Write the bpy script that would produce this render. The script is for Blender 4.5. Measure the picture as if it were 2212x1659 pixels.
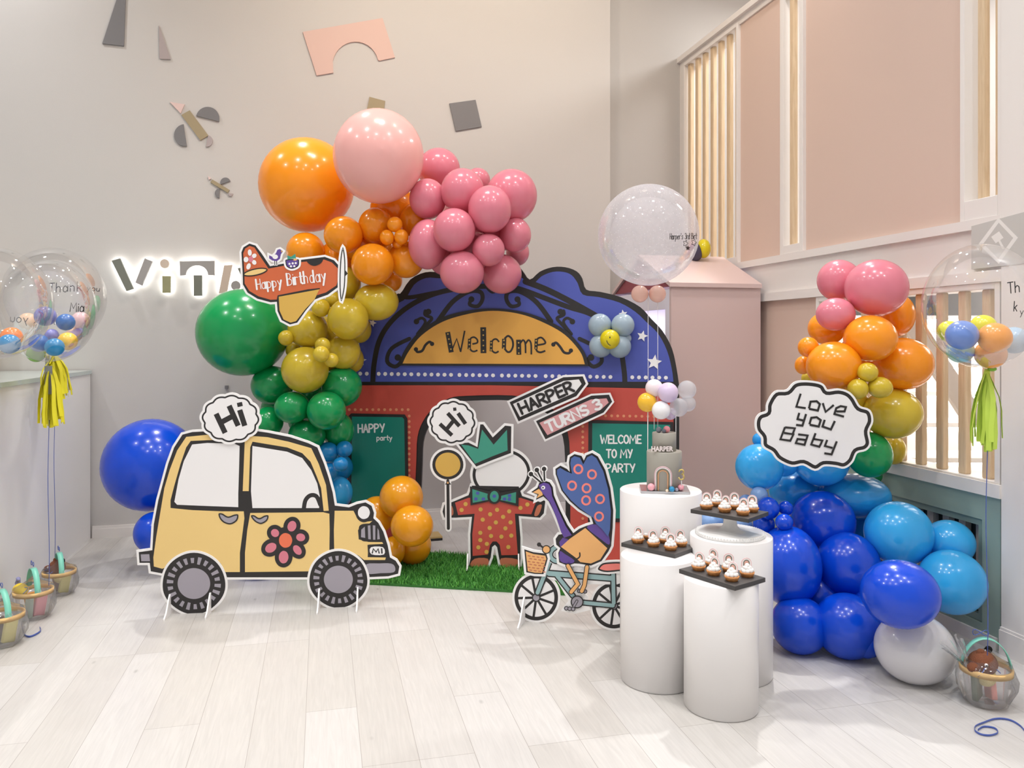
import bpy, bmesh, math, random
from mathutils import Vector, Matrix
from mathutils.geometry import tessellate_polygon
random.seed(7)
for o in list(bpy.data.objects): bpy.data.objects.remove(o)
SC = bpy.context.scene
COL = SC.collection
# ------------------------------------------------------------------ camera
F, CX, HY, H = 1700.0, 1106.0, 731.0, 1.5          # focal length in pixels, principal column, horizon row, eye height
cam_d = bpy.data.cameras.new('camera'); cam = bpy.data.objects.new('camera', cam_d); COL.objects.link(cam)
cam.location = (0, 0, H); cam.rotation_euler = (math.pi/2, 0, 0)
cam_d.sensor_width = 36; cam_d.lens = 36*F/2212; cam_d.shift_y = -(829.5-HY)/2212
cam_d.clip_start = 0.05; cam_d.clip_end = 100
SC.camera = cam
# ------------------------------------------------------------------ light and exposure
SC.view_settings.view_transform = 'Standard'; SC.view_settings.look = 'None'
SC.view_settings.gamma = 1; SC.view_settings.use_curve_mapping = False
SC.view_settings.exposure = 0.40
SC.cycles.caustics_reflective = False; SC.cycles.caustics_refractive = False
SC.cycles.transparent_max_bounces = 24; SC.cycles.sample_clamp_indirect = 6
W_ = bpy.data.worlds.new('world'); SC.world = W_; W_.use_nodes = True
W_.node_tree.nodes['Background'].inputs[0].default_value = (0.96, 0.98, 1.0, 1)
W_.node_tree.nodes['Background'].inputs[1].default_value = 0.42
CEIL = 5.2
def lamp(name, loc, power, radius, rgb=(1, 1, 1), aim=None, size_y=None, spread=180):
    d = bpy.data.lights.new(name, 'AREA'); d.energy = power; d.color = rgb
    if size_y: d.shape = 'RECTANGLE'; d.size = radius; d.size_y = size_y
    else: d.shape = 'DISK'; d.size = radius*2
    d.spread = math.radians(spread)
    o = bpy.data.objects.new(name, d); COL.objects.link(o); o.location = loc
    if aim is not None:
        o.rotation_euler = (Vector(aim)-Vector(loc)).to_track_quat('-Z', 'Y').to_euler()
    return o
DOWN = [(-3.95, 2.6, 26), (-3.75, 4.9, 16), (-2.2, 1.2, 13), (-1.9, 3.2, 14), (-0.7, 2.0, 14), (-0.5, 4.3, 14), (0.9, 1.0, 14), (1.0, 2.8, 14), (2.0, 1.9, 13), (1.6, 4.7, 10), (2.6, 0.6, 14), (-0.9, 0.3, 14)]
for i, (x, y, w) in enumerate(DOWN):
    lamp('downlight', (x, y, CEIL-0.03), w*1.13, 0.075, (1.0, 0.993, 0.985), spread=135)
# accent spots near the back wall, aimed forward and down over the balloons
for a_, b_, w in (((1.95, 6.1, CEIL-0.05), (1.62, 3.5, 0), 12), ((-1.75, 5.75, CEIL-0.05), (-2.2, 4.0, 0), 7)):
    lamp('accent_light', a_, w, 0.06, (1.0, 0.993, 0.985), aim=b_, spread=62)
# warm wall washers, aimed at the upper back wall
for x in (-0.9, 0.6):
    lamp('wall_washer', (x, 4.6+0.24*x, CEIL-0.05), 16, 0.09, (1.0, 0.86, 0.68), aim=(x-0.2, 6.5+.24*x, 3.9), spread=150)
# gallery lights and stair fill behind the slatted openings of the right wall
lamp('gallery_light', (2.9, 6.2, 4.6), 40, 0.5, (1, .99, .97))
lamp('gallery_light', (3.6, 4.2, 4.6), 28, 0.5, (1, .99, .97))
lamp('stair_fill_light', (3.3, 4.9, 1.98), 15, 0.6, (1, .99, .97))
lamp('stair_fill_light', (3.0, 5.7, 1.93), 10, 0.25, (1, .99, .97), aim=(4.2, 7.3, 1.75))  # added unseen lamp that brightens the dark wall above the steps
lamp('playhouse_light', (1.30, 6.28, 1.80), 6, 0.12, (.86, .86, 1.0))

# ------------------------------------------------------------------ helpers
def lin(c): 
    c = c/255.0
    return c/12.92 if c <= 0.04045 else ((c+0.055)/1.055)**2.4
def L(r, g, b): return (lin(r), lin(g), lin(b), 1)
MATS = {}
def mat(name, rgb, rough=0.5, metal=0.0, spec=0.5, coat=0.0, emit=0.0, sss=0.0, bump=0.0, bscale=60, trans=0.0):
    if name in MATS: return MATS[name]
    m = bpy.data.materials.new(name); m.use_nodes = True
    b = m.node_tree.nodes['Principled BSDF']
    b.inputs['Base Color'].default_value = L(*rgb)
    b.inputs['Roughness'].default_value = rough; b.inputs['Metallic'].default_value = metal
    b.inputs['Specular IOR Level'].default_value = spec
    b.inputs['Coat Weight'].default_value = coat; b.inputs['Coat Roughness'].default_value = 0.06
    if emit: b.inputs['Emission Color'].default_value = L(*rgb); b.inputs['Emission Strength'].default_value = emit
    if sss:
        b.inputs['Subsurface Weight'].default_value = sss; b.inputs['Subsurface Radius'].default_value = (1, 1, 1); b.inputs['Subsurface Scale'].default_value = 0.03
    if bump:
        nt = m.node_tree; t = nt.nodes.new('ShaderNodeTexCoord'); n = nt.nodes.new('ShaderNodeTexNoise'); bp = nt.nodes.new('ShaderNodeBump')
        n.inputs['Scale'].default_value = bscale; bp.inputs['Strength'].default_value = bump; bp.inputs['Distance'].default_value = 0.01
        nt.links.new(t.outputs['Object'], n.inputs['Vector']); nt.links.new(n.outputs['Fac'], bp.inputs['Height']); nt.links.new(bp.outputs['Normal'], b.inputs['Normal'])
    MATS[name] = m
    return m
def clear_mat(name, tint=(255, 255, 255), haze=0.05, rough=0.03, rim=0.5, hazecol=(240, 240, 245), speck=0.0):
    """thin clear film: see-through, glossy at grazing angles, a little milky"""
    if name in MATS: return MATS[name]
    m = bpy.data.materials.new(name); m.use_nodes = True; nt = m.node_tree; nt.nodes.clear()
    out = nt.nodes.new('ShaderNodeOutputMaterial'); tr = nt.nodes.new('ShaderNodeBsdfTransparent'); tr.inputs[0].default_value = L(*tint)
    gl = nt.nodes.new('ShaderNodeBsdfGlossy'); gl.inputs['Roughness'].default_value = rough
    df = nt.nodes.new('ShaderNodeBsdfTranslucent'); df.inputs[0].default_value = L(*hazecol)
    d2 = nt.nodes.new('ShaderNodeBsdfDiffuse'); d2.inputs[0].default_value = L(*hazecol)
    mm = nt.nodes.new('ShaderNodeMixShader'); mm.inputs[0].default_value = 0.5
    nt.links.new(df.outputs[0], mm.inputs[1]); nt.links.new(d2.outputs[0], mm.inputs[2])
    fr = nt.nodes.new('ShaderNodeLayerWeight'); fr.inputs[0].default_value = 0.25
    mul = nt.nodes.new('ShaderNodeMath'); mul.operation = 'MULTIPLY_ADD'; mul.inputs[1].default_value = rim; mul.inputs[2].default_value = 0.03
    nt.links.new(fr.outputs['Fresnel'], mul.inputs[0])
    m1 = nt.nodes.new('ShaderNodeMixShader'); m2 = nt.nodes.new('ShaderNodeMixShader')
    m1.inputs[0].default_value = haze
    if speck:
        t = nt.nodes.new('ShaderNodeTexCoord'); v = nt.nodes.new('ShaderNodeTexVoronoi'); v.inputs['Scale'].default_value = 75
        r = nt.nodes.new('ShaderNodeMapRange'); r.inputs[1].default_value = 0.12; r.inputs[2].default_value = 0.22; r.inputs[3].default_value = haze+speck; r.inputs[4].default_value = haze
        nt.links.new(t.outputs['Object'], v.inputs['Vector']); nt.links.new(v.outputs['Distance'], r.inputs[0]); nt.links.new(r.outputs[0], m1.inputs[0])
    nt.links.new(tr.outputs[0], m1.inputs[1]); nt.links.new(mm.outputs[0], m1.inputs[2])
    nt.links.new(mul.outputs[0], m2.inputs[0]); nt.links.new(m1.outputs[0], m2.inputs[1]); nt.links.new(gl.outputs[0], m2.inputs[2])
    nt.links.new(m2.outputs[0], out.inputs['Surface'])
    MATS[name] = m
    return m
def tag(o, label=None, cat=None, group=None, kind=None):
    if label: o['label'] = label
    if cat: o['category'] = cat
    if group: o['group'] = group
    if kind: o['kind'] = kind
    return o
def empty(name, loc, rz=0, label=None, cat=None, group=None):
    o = bpy.data.objects.new(name, None); COL.objects.link(o); o.location = loc; o.rotation_euler = (0, 0, rz)
    o.empty_display_size = 0.05
    return tag(o, label, cat, group)
class MB:
    """collects shapes with several materials and links them as one mesh object"""
    def __init__(s): s.v = []; s.f = []; s.m = []; s.mats = []; s.smooth = []
    def mi(s, m):
        if m not in s.mats: s.mats.append(m)
        return s.mats.index(m)
    def add(s, vs, fs, m, smooth=False):
        o = len(s.v); s.v += [tuple(v) for v in vs]; k = s.mi(m)
        for f in fs: s.f.append(tuple(i+o for i in f)); s.m.append(k); s.smooth.append(smooth)
        return s
    def box(s, x0, x1, y0, y1, z0, z1, m, M=None):
        vs = [(x, y, z) for x in (x0, x1) for y in (y0, y1) for z in (z0, z1)]
        if M is not None: vs = [M @ Vector(v) for v in vs]
        return s.add(vs, [(0, 1, 3, 2), (4, 6, 7, 5), (0, 4, 5, 1), (2, 3, 7, 6), (0, 2, 6, 4), (1, 5, 7, 3)], m)
    def lathe(s, prof, m, n=40, c=(0, 0, 0), M=None, cap=True, smooth=True):
        vs = []; fs = []
        for r, z in prof:
            for i in range(n):
                a = 2*math.pi*i/n; vs.append(Vector((r*math.cos(a)+c[0], r*math.sin(a)+c[1], z+c[2])))
        for j in range(len(prof)-1):
            for i in range(n): fs.append((j*n+i, j*n+(i+1) % n, (j+1)*n+(i+1) % n, (j+1)*n+i))
        if cap:
            if prof[0][0] > 1e-6: fs.append(tuple(reversed(range(n))))
            if prof[-1][0] > 1e-6: fs.append(tuple(range((len(prof)-1)*n, len(prof)*n)))
        if M is not None: vs = [M @ v for v in vs]
        return s.add(vs, fs, m, smooth)
    def tube(s, pts, r, m, n=8, closed=False):
        pts = [Vector(p) for p in pts]; N = len(pts); vs = []; fs = []
        rr = r if isinstance(r, (list, tuple)) else [r]*N
        up = Vector((0.13, 0.31, 0.94))
        for i, p in enumerate(pts):
            a = pts[(i-1) % N] if (closed or i > 0) else p; b = pts[(i+1) % N] if (closed or i < N-1) else p
            t = (b-a)
            t = t.normalized() if t.length > 1e-9 else Vector((0, 0, 1))
            x = t.cross(up)
            if x.length < 1e-3: x = t.cross(Vector((1, 0, 0)))
            x.normalize(); y = t.cross(x)
            for k in range(n):
                q = 2*math.pi*k/n; vs.append(p+(x*math.cos(q)+y*math.sin(q))*rr[i])
        for i in range(N if closed else N-1):
            j = (i+1) % N
            for k in range(n): fs.append((i*n+k, i*n+(k+1) % n, j*n+(k+1) % n, j*n+k))
        if not closed: fs.append(tuple(reversed(range(n)))); fs.append(tuple(range((N-1)*n, N*n)))
        return s.add(vs, fs, m, True)
    def sphere(s, c, r, m, n=16, k=10, sc=(1, 1, 1)):
        vs = []; fs = []
        for j in range(k+1):
            th = math.pi*j/k
            for i in range(n):
                a = 2*math.pi*i/n
                vs.append((c[0]+r*sc[0]*math.sin(th)*math.cos(a), c[1]+r*sc[1]*math.sin(th)*math.sin(a), c[2]+r*sc[2]*math.cos(th)))
        for j in range(k):
            for i in range(n): fs.append((j*n+i, (j+1)*n+i, (j+1)*n+(i+1) % n, j*n+(i+1) % n))
        return s.add(vs, fs, m, True)
    def mesh(s, name):
        me = bpy.data.meshes.new(name); me.from_pydata(s.v, [], s.f)
        for m in s.mats: me.materials.append(m)
        me.polygons.foreach_set('material_index', s.m); me.polygons.foreach_set('use_smooth', s.smooth)
        me.update(); return me
    def build(s, name, parent=None, loc=None, rz=None, label=None, cat=None, group=None, kind=None, bevel=0):
        o = bpy.data.objects.new(name, s.mesh(name)); COL.objects.link(o)
        if parent: o.parent = parent
        if loc is not None: o.location = loc
        if rz is not None: o.rotation_euler = (0, 0, rz)
        if bevel:
            md = o.modifiers.new('bevel', 'BEVEL'); md.width = bevel; md.segments = 2; md.limit_method = 'ANGLE'
        return tag(o, label, cat, group, kind)
# ---- pixel geometry: where a ray of the photograph meets a surface
def P(px, py, Y): return Vector(((px-CX)/F*Y, Y, H+(HY-py)/F*Y))
def floor_pt(px, py):
    Y = F*H/(py-HY); return Vector(((px-CX)/F*Y, Y, 0))
class Plane:
    """upright plane: local x runs to the right, local y away from the viewer, local z up"""
    def __init__(s, o, d):
        s.o = Vector((o[0], o[1], 0)); d = Vector((d[0], d[1], 0)).normalized(); s.d = d; s.n = Vector((-d.y, d.x, 0)); s.rz = math.atan2(d.y, d.x)
    def __call__(s, px, py, off=0.0):
        r = Vector(((px-CX)/F, 1, (HY-py)/F)); c = Vector((0, 0, H))
        t = (s.o-c).dot(s.n)/r.dot(s.n); p = c+r*t-s.o
        return Vector((p.dot(s.d), -off, p.z))
    def world(s, px, py): 
        l = s(px, py); return s.o+s.d*l.x+Vector((0, 0, l.z))
def crop(ox, oy, k): return lambda pts: [(ox+x/k, oy+y/k) for x, y in pts]
def smooth(pts, n=5, closed=True):
    N = len(pts); out = []
    for i in range(N if closed else N-1):
        p0 = pts[(i-1) % N] if closed or i > 0 else pts[i]; p1 = pts[i]; p2 = pts[(i+1) % N]
        p3 = pts[(i+2) % N] if closed or i+2 < N else p2
        for k in range(n):
            t = k/n; t2 = t*t; t3 = t2*t
            out.append(tuple(0.5*((2*p1[j])+(-p0[j]+p2[j])*t+(2*p0[j]-5*p1[j]+4*p2[j]-p3[j])*t2+(-p0[j]+3*p1[j]-3*p2[j]+p3[j])*t3) for j in (0, 1)))
    if not closed: out.append(pts[-1])
    return out
def area2(p): return sum(p[i][0]*p[(i+1) % len(p)][1]-p[(i+1) % len(p)][0]*p[i][1] for i in range(len(p)))
def offset(pts, d):
    sgn = 1 if area2(pts) > 0 else -1; N = len(pts); out = []
    for i in range(N):
        a = Vector(pts[i-1]); b = Vector(pts[i]); c = Vector(pts[(i+1) % N])
        e1 = b-a; e2 = c-b
        if e1.length < 1e-6 or e2.length < 1e-6: out.append(tuple(b)); continue
        n1 = Vector((e1.y, -e1.x)).normalized()*sgn; n2 = Vector((e2.y, -e2.x)).normalized()*sgn
        n = n1+n2
        if n.length < 0.3: n = n1
        n.normalize(); k = max(0.5, n.dot(n1)); out.append(tuple(b+n*(d/k)))
    return out
def ell(cx, cy, rx, ry=None, n=32, a0=0, a1=360, rot=0):
    ry = rx if ry is None else ry; pts = []; c, s_ = math.cos(math.radians(rot)), math.sin(math.radians(rot))
    m = n if a1-a0 >= 360 else n+1
    for i in range(m):
        a = math.radians(a0+(a1-a0)*i/n); x, y = rx*math.cos(a), ry*math.sin(a); pts.append((cx+x*c-y*s_, cy+x*s_+y*c))
    return pts
def scallop(cx, cy, rx, ry, k=11, amp=0.07, n=88, ph=0):
    return [(cx+rx*math.cos(a)*(1-amp+amp*2*abs(math.sin(k*(a+ph)/2))), cy+ry*math.sin(a)*(1-amp+amp*2*abs(math.sin(k*(a+ph)/2)))) for a in [2*math.pi*i/n for i in range(n)]]
class Art(MB):
    """flat printed work laid in layers on a surface; mp maps a pixel and a height above the surface to local space"""
    def __init__(s, mp, base=0.0): super().__init__(); s.mp = mp; s.k = base
    def step(s): s.k += 0.0001; return s.k
    def poly(s, pts, m, thick=0.0, holes=()):
        h = s.step(); loops = [list(pts)]+[list(q) for q in holes]
        fl = [p for q in loops for p in q]
        tris = tessellate_polygon([[Vector((x, y, 0)) for x, y in q] for q in loops])
        fv = [s.mp(x, y, h) for x, y in fl]; n = len(fv); fs = []
        for t in tris:
            a, b, c = t
            ar = (fl[b][0]-fl[a][0])*(fl[c][1]-fl[a][1])-(fl[c][0]-fl[a][0])*(fl[b][1]-fl[a][1])
            fs.append((a, b, c) if ar < 0 else (a, c, b))
        s.add(fv, fs, m)
        if thick:
            bv = [s.mp(x, y, h-thick) for x, y in fl]
            s.add(bv, [tuple(reversed(f)) for f in fs], m)
            st = 0
            for q in loops:
                L_ = len(q); sg = area2(q); vv = fv[st:st+L_]+bv[st:st+L_]
                ff = [(i, (i+1) % L_, L_+(i+1) % L_, L_+i) for i in range(L_)]
                s.add(vv, ff, m); st += L_
        return s
    def stroke(s, pts, w, m, closed=False, cap=True, taper=None):
        h = s.step(); N = len(pts); vs = []; fs = []
        for i in range(N):
            a = Vector(pts[i-1]) if (closed or i > 0) else Vector(pts[i]); c = Vector(pts[(i+1) % N]) if (closed or i < N-1) else Vector(pts[i]); b = Vector(pts[i])
            t1 = (b-a); t2 = (c-b)
            if t1.length < 1e-6: t1 = t2
            if t2.length < 1e-6: t2 = t1
            t1 = t1.normalized(); t2 = t2.normalized(); t = t1+t2
            t = t.normalized() if t.length > 0.2 else t1
            n = Vector((t.y, -t.x)); k = max(0.72, n.dot(Vector((t1.y, -t1.x))))
            ww = w if taper is None else w*(taper[0]+(taper[1]-taper[0])*i/(N-1))
            vs += [b+n*(ww/2/k), b-n*(ww/2/k)]
        for i in range(N if closed else N-1):
            j = (i+1) % N; fs.append((2*i, 2*i+1, 2*j+1, 2*j))
        if cap and not closed:
            for e, sg in ((0, -1), (N-1, 1)):
                b = Vector(pts[e]); q = Vector(pts[1]) if e == 0 else Vector(pts[N-2]); t = (b-q).normalized(); n = Vector((t.y, -t.x)); o = len(vs)
                ww = w if taper is None else w*taper[0 if e == 0 else 1]
                ring = [b+n*(ww/2*math.cos(math.pi*i/6))+t*(ww/2*math.sin(math.pi*i/6)) for i in range(7)]
                vs += ring; fs.append(tuple(range(o, o+7)))
        s.add([s.mp(v[0], v[1], h) for v in vs], fs, m); return s
    def hand(s, body, p0, p1, h, w, m, thick=1.0, flip=False, slant=0.0):
        adv = 0; places = []
        for ch in body:
            if ch == ' ': adv += 0.45; continue
            gw = GW.get(ch, 0.62); places.append((ch, adv, gw)); adv += gw+0.2
        tot = adv-0.2; a = Vector(p0); ex = (Vector(p1)-a)/tot; up = Vector((ex.y, -ex.x)).normalized()*h
        if flip: up = -up
        for ch, x0, gw in places:
            for n, (pts, cv) in enumerate(GL[ch]):
                q = [tuple(a+ex*(x0+gw*x+slant*y)+up*y) for x, y in pts]
                closed = cv == 2
                if cv: q = smooth(q, 4, closed=closed)
                s.stroke(q, w*(thick if n == 0 else 1), m, closed=closed)
        return s
    def text(s, body, p0, p1, h, m, bold=0.02, mirror=False, shear=0, lift=None):
        cu = bpy.data.curves.new('t', 'FONT'); cu.body = body; cu.size = 1; cu.offset = bold; cu.resolution_u = 3; cu.shear = shear
        ob = bpy.data.objects.new('t', cu); me = bpy.data.meshes.new_from_object(ob)
        vs = [v.co.copy() for v in me.vertices]; fs = [tuple(p.vertices) for p in me.polygons]
        bpy.data.objects.remove(ob); bpy.data.meshes.remove(me); bpy.data.curves.remove(cu)
        x0 = min(v.x for v in vs); x1 = max(v.x for v in vs); y1 = max(v.y for v in vs)
        a = Vector(p0); b = Vector(p1); ex = (b-a)/(x1-x0); up = Vector((ex.y, -ex.x)).normalized()*(h/y1)
        if mirror: up = -up
        hh = s.step()
        s.add([s.mp(*(a+ex*(v.x-x0)+up*v.y), hh) for v in vs], fs, m); return s

# hand lettering: strokes of each letter in a unit box, 0 straight, 1 curved, 2 closed curve
GW = {'W': .95, 'M': .9, 'm': .9, 'E': .52, 'L': .5, 'i': .08, "'": .1, 'r': .4, 't': .45, 'l': .08}
_bowl = [(.8, .35), (.4, .62), (.02, .38), (.1, .05), (.5, -.02), (.8, .2)]
_arch = [(0, .4), (.35, .6), (.72, .48), (.75, .2), (.75, 0)]
GL = {'H': [([(0, 0), (0, 1)], 0), ([(1, 0), (1, 1)], 0), ([(0, .5), (1, .5)], 0)], 'A': [([(0, 0), (.5, 1)], 0), ([(.5, 1), (1, 0)], 0), ([(.2, .36), (.8, .36)], 0)],
 'P': [([(0, 0), (0, 1)], 0), ([(0, 1), (.6, .99), (.95, .76), (.6, .5), (0, .46)], 1)], 'Y': [([(1, 1), (.4, 0)], 0), ([(0, 1), (.55, .42)], 0)], 'W': [([(0, 1), (.25, 0)], 0), ([(.25, 0), (.5, .7), (.75, 0), (1, 1)], 0)],
 'E': [([(0, 0), (0, 1)], 0), ([(0, 1), (1, 1)], 0), ([(0, .5), (.85, .5)], 0), ([(0, 0), (1, 0)], 0)], 'L': [([(0, 1), (0, 0), (1, 0)], 0)], 'C': [([(1, .85), (.6, 1), (.15, .8), (0, .5), (.15, .18), (.6, 0), (1, .15)], 1)],
 'O': [([(.5, 1), (.1, .8), (0, .5), (.1, .2), (.5, 0), (.9, .2), (1, .5), (.9, .8)], 2)], 'M': [([(0, 0), (.1, 1), (.5, .35), (.9, 1), (1, 0)], 0)], 'T': [([(.5, 0), (.5, 1)], 0), ([(0, 1), (1, 1)], 0)],
 'R': [([(0, 0), (0, 1)], 0), ([(0, 1), (.6, .99), (.95, .76), (.6, .5), (0, .46)], 1), ([(.4, .47), (1, 0)], 0)], 'U': [([(0, 1), (0, .35), (.2, .05), (.5, 0), (.8, .05), (1, .35), (1, 1)], 1)], 'N': [([(0, 0), (0, 1), (1, 0), (1, 1)], 0)],
 'S': [([(.95, .85), (.55, 1), (.1, .85), (.1, .62), (.5, .5), (.9, .38), (.92, .15), (.5, 0), (.05, .12)], 1)], '3': [([(.05, .9), (.5, 1), (.9, .8), (.75, .58), (.4, .52)], 1), ([(.4, .52), (.85, .42), (.95, .2), (.5, 0), (.02, .12)], 1)],
 'p': [([(0, -.35), (0, .6)], 0), ([(0, .5), (.4, .62), (.85, .45), (.8, .12), (.4, 0), (0, .08)], 1)], 'a': [([(.86, .6), (.88, 0)], 0), (_bowl, 2)], 'r': [([(0, 0), (0, .6)], 0), ([(0, .4), (.4, .6), (1, .58)], 1)],
 't': [([(.45, .95), (.45, .1), (.9, 0)], 0), ([(0, .62), (1, .62)], 0)], 'y': [([(.85, .6), (.2, -.35)], 0), ([(0, .6), (.48, .06)], 0)], 'B': [([(0, 0), (0, 1)], 0), ([(0, 1), (.6, .97), (.8, .76), (.5, .54), (0, .52)], 1), ([(.4, .54), (.95, .4), (.9, .1), (.5, 0), (0, 0)], 1)],
 'i': [([(.5, 0), (.5, .58)], 0), ([(.5, .82), (.5, .86)], 0)], 'h': [([(0, 0), (0, 1)], 0), (_arch, 1)], 'd': [([(.84, 0), (.84, 1)], 0), (_bowl, 2)], 'k': [([(0, 0), (0, 1)], 0), ([(.75, .6), (0, .25)], 0), ([(.25, .35), (.8, 0)], 0)],
 'n': [([(0, 0), (0, .6)], 0), (_arch, 1)], 'o': [([(.45, .62), (.05, .45), (.05, .15), (.45, -.02), (.85, .15), (.85, .45)], 2)], 'u': [([(.78, .6), (.78, 0)], 0), ([(0, .6), (0, .2), (.35, 0), (.75, .2)], 1)],
 'e': [([(.05, .32), (.82, .36), (.6, .6), (.15, .5), (0, .25), (.3, 0), (.82, .1)], 1)], 's': [([(.8, .52), (.4, .62), (.08, .48), (.4, .32), (.78, .18), (.4, 0), (.02, .08)], 1)], "'": [([(.5, 1), (0, .8)], 0)]}
# ------------------------------------------------------------------ materials of the room
def wood_mat(name, a, b_, scale=(6, 6, 0.5), rough=0.5):
    if name in MATS: return MATS[name]
    m = mat(name, a, rough); nt = m.node_tree; b = nt.nodes['Principled BSDF']
    t = nt.nodes.new('ShaderNodeTexCoord'); mp = nt.nodes.new('ShaderNodeMapping'); mp.inputs['Scale'].default_value = scale
    n = nt.nodes.new('ShaderNodeTexNoise'); n.inputs['Scale'].default_value = 8; n.inputs['Detail'].default_value = 5; n.inputs['Distortion'].default_value = 0.6
    r = nt.nodes.new('ShaderNodeValToRGB'); r.color_ramp.elements[0].position = 0.3; r.color_ramp.elements[1].position = 0.72
    r.color_ramp.elements[0].color = L(*a); r.color_ramp.elements[1].color = L(*b_)
    nt.links.new(t.outputs['Object'], mp.inputs['Vector']); nt.links.new(mp.outputs[0], n.inputs['Vector']); nt.links.new(n.outputs['Fac'], r.inputs[0]); nt.links.new(r.outputs[0], b.inputs['Base Color'])
    return m
def floor_mat():
    m = mat('whitewashed_oak', (232, 228, 222), 0.42); nt = m.node_tree; b = nt.nodes['Principled BSDF']; lk = nt.links.new
    t = nt.nodes.new('ShaderNodeTexCoord'); mp = nt.nodes.new('ShaderNodeMapping'); mp.inputs['Rotation'].default_value = (0, 0, math.pi/2); mp.inputs['Location'].default_value = (0.3, 0.0633, 0)
    br = nt.nodes.new('ShaderNodeTexBrick'); br.inputs['Scale'].default_value = 1; br.inputs['Brick Width'].default_value = 1.25; br.inputs['Row Height'].default_value = 0.2
    br.inputs['Mortar Size'].default_value = 0.0011; br.inputs['Mortar Smooth'].default_value = 0.2; br.offset = 0.37; br.offset_frequency = 3; br.inputs['Bias'].default_value = 0
    br.inputs['Color1'].default_value = L(206, 203, 200); br.inputs['Color2'].default_value = L(197, 193, 188); br.inputs['Mortar'].default_value = L(158, 152, 146)
    lk(t.outputs['Object'], mp.inputs[0]); lk(mp.outputs[0], br.inputs['Vector'])
    # grain runs along each plank
    m2 = nt.nodes.new('ShaderNodeMapping'); m2.inputs['Scale'].default_value = (26, 1.6, 1)
    n = nt.nodes.new('ShaderNodeTexNoise'); n.inputs['Scale'].default_value = 2.2; n.inputs['Detail'].default_value = 7; n.inputs['Distortion'].default_value = 1.6
    lk(t.outputs['Object'], m2.inputs[0]); lk(m2.outputs[0], n.inputs['Vector'])
    r = nt.nodes.new('ShaderNodeMapRange'); r.inputs[1].default_value = 0.3; r.inputs[2].default_value = 0.75; r.inputs[3].default_value = 1.02; r.inputs[4].default_value = 0.90
    lk(n.outputs['Fac'], r.inputs[0])
    # a few knots
    m3 = nt.nodes.new('ShaderNodeMapping'); m3.inputs['Scale'].default_value = (3.2, 1.5, 1); v = nt.nodes.new('ShaderNodeTexVoronoi'); v.inputs['Scale'].default_value = 1.3
    lk(t.outputs['Object'], m3.inputs[0]); lk(m3.outputs[0], v.inputs['Vector'])
    r3 = nt.nodes.new('ShaderNodeMapRange'); r3.inputs[1].default_value = 0.012; r3.inputs[2].default_value = 0.05; r3.inputs[3].default_value = 0.72; r3.inputs[4].default_value = 1.0
    lk(v.outputs['Distance'], r3.inputs[0])
    mu = nt.nodes.new('ShaderNodeMath'); mu.operation = 'MULTIPLY'; lk(r.outputs[0], mu.inputs[0]); lk(r3.outputs[0], mu.inputs[1])
    vm = nt.nodes.new('ShaderNodeVectorMath'); vm.operation = 'SCALE'; lk(br.outputs['Color'], vm.inputs[0]); lk(mu.outputs[0], vm.inputs['Scale'])
    lk(vm.outputs[0], b.inputs['Base Color'])
    return m
M_wall = mat('wall_paint', (200, 196, 193), 0.7, bump=0.04, bscale=140)
M_wall2 = mat('shaded_wall_and_slat_grey', (187, 183, 180), 0.7, bump=0.04, bscale=140)  # wall colour darkened to paint in the alcove's shade; also plain grey for slats
M_white = mat('white_joinery', (232, 227, 223), 0.45)
M_ceil = mat('ceiling_paint', (225, 222, 220), 0.8)
M_pinkp = mat('pink_wall_panel', (214, 189, 175), 0.6)
M_pinkh = mat('playhouse_pink', (216, 191, 187), 0.35)
M_green = mat('sage_green_paint', (150, 170, 160), 0.5)
M_greend = mat('sage_green_shade', (128, 150, 144), 0.5)
M_slat = wood_mat('pale_wood', (222, 198, 165), (205, 178, 143), (9, 9, 0.7))
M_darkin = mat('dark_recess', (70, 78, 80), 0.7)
M_black = mat('print_black', (38, 35, 35), 0.5)
M_board = mat('board_white', (243, 241, 240), 0.5)
STR = dict(kind='structure')
UD = Vector((-0.2345, 0.9721, 0)); RZ_PL = math.atan2(0.2412, 1.0)      # plank direction, and the turn of the room
# ------------------------------------------------------------------ floor, ceiling, back wall
MB().box(-7.5, 9, -4.5, 10.5, -0.12, 0, floor_mat()).build('floor', rz=RZ_PL, **STR)
MB().box(-7.5, 9, -1.5, 10.5, CEIL, CEIL+0.15, M_ceil).build('ceiling', rz=RZ_PL, **STR)
B0 = Vector((-3.15, 5.91, 0)); RZ_B = math.atan2(0.2412, 1.0)
MB().box(-5.0, 4.123, 0, 0.3, 0, CEIL, M_wall).build('wall_back', loc=B0, rz=RZ_B, **STR)
MB().box(4.123, 9.5, 0.12, 0.3, 0, CEIL, M_wall2).build('wall_back_alcove', loc=B0, rz=RZ_B, **STR)  # shade on this stretch is put into its greyer colour
MB().box(0.0, 4.123, -0.014, 0, 0, 0.07, M_white).box(0, 4.123, -0.009, 0, 0.07, 0.09, M_white).build('baseboard_back', loc=B0, rz=RZ_B, **STR)
MB().box(-0.2, 0, -6, 8, 0, CEIL, M_wall).build('wall_left', loc=B0+Vector((-0.9721, -0.2345, 0))*3.2, rz=RZ_B, **STR)
wb = Plane(B0, (1, 0.2412))
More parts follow.
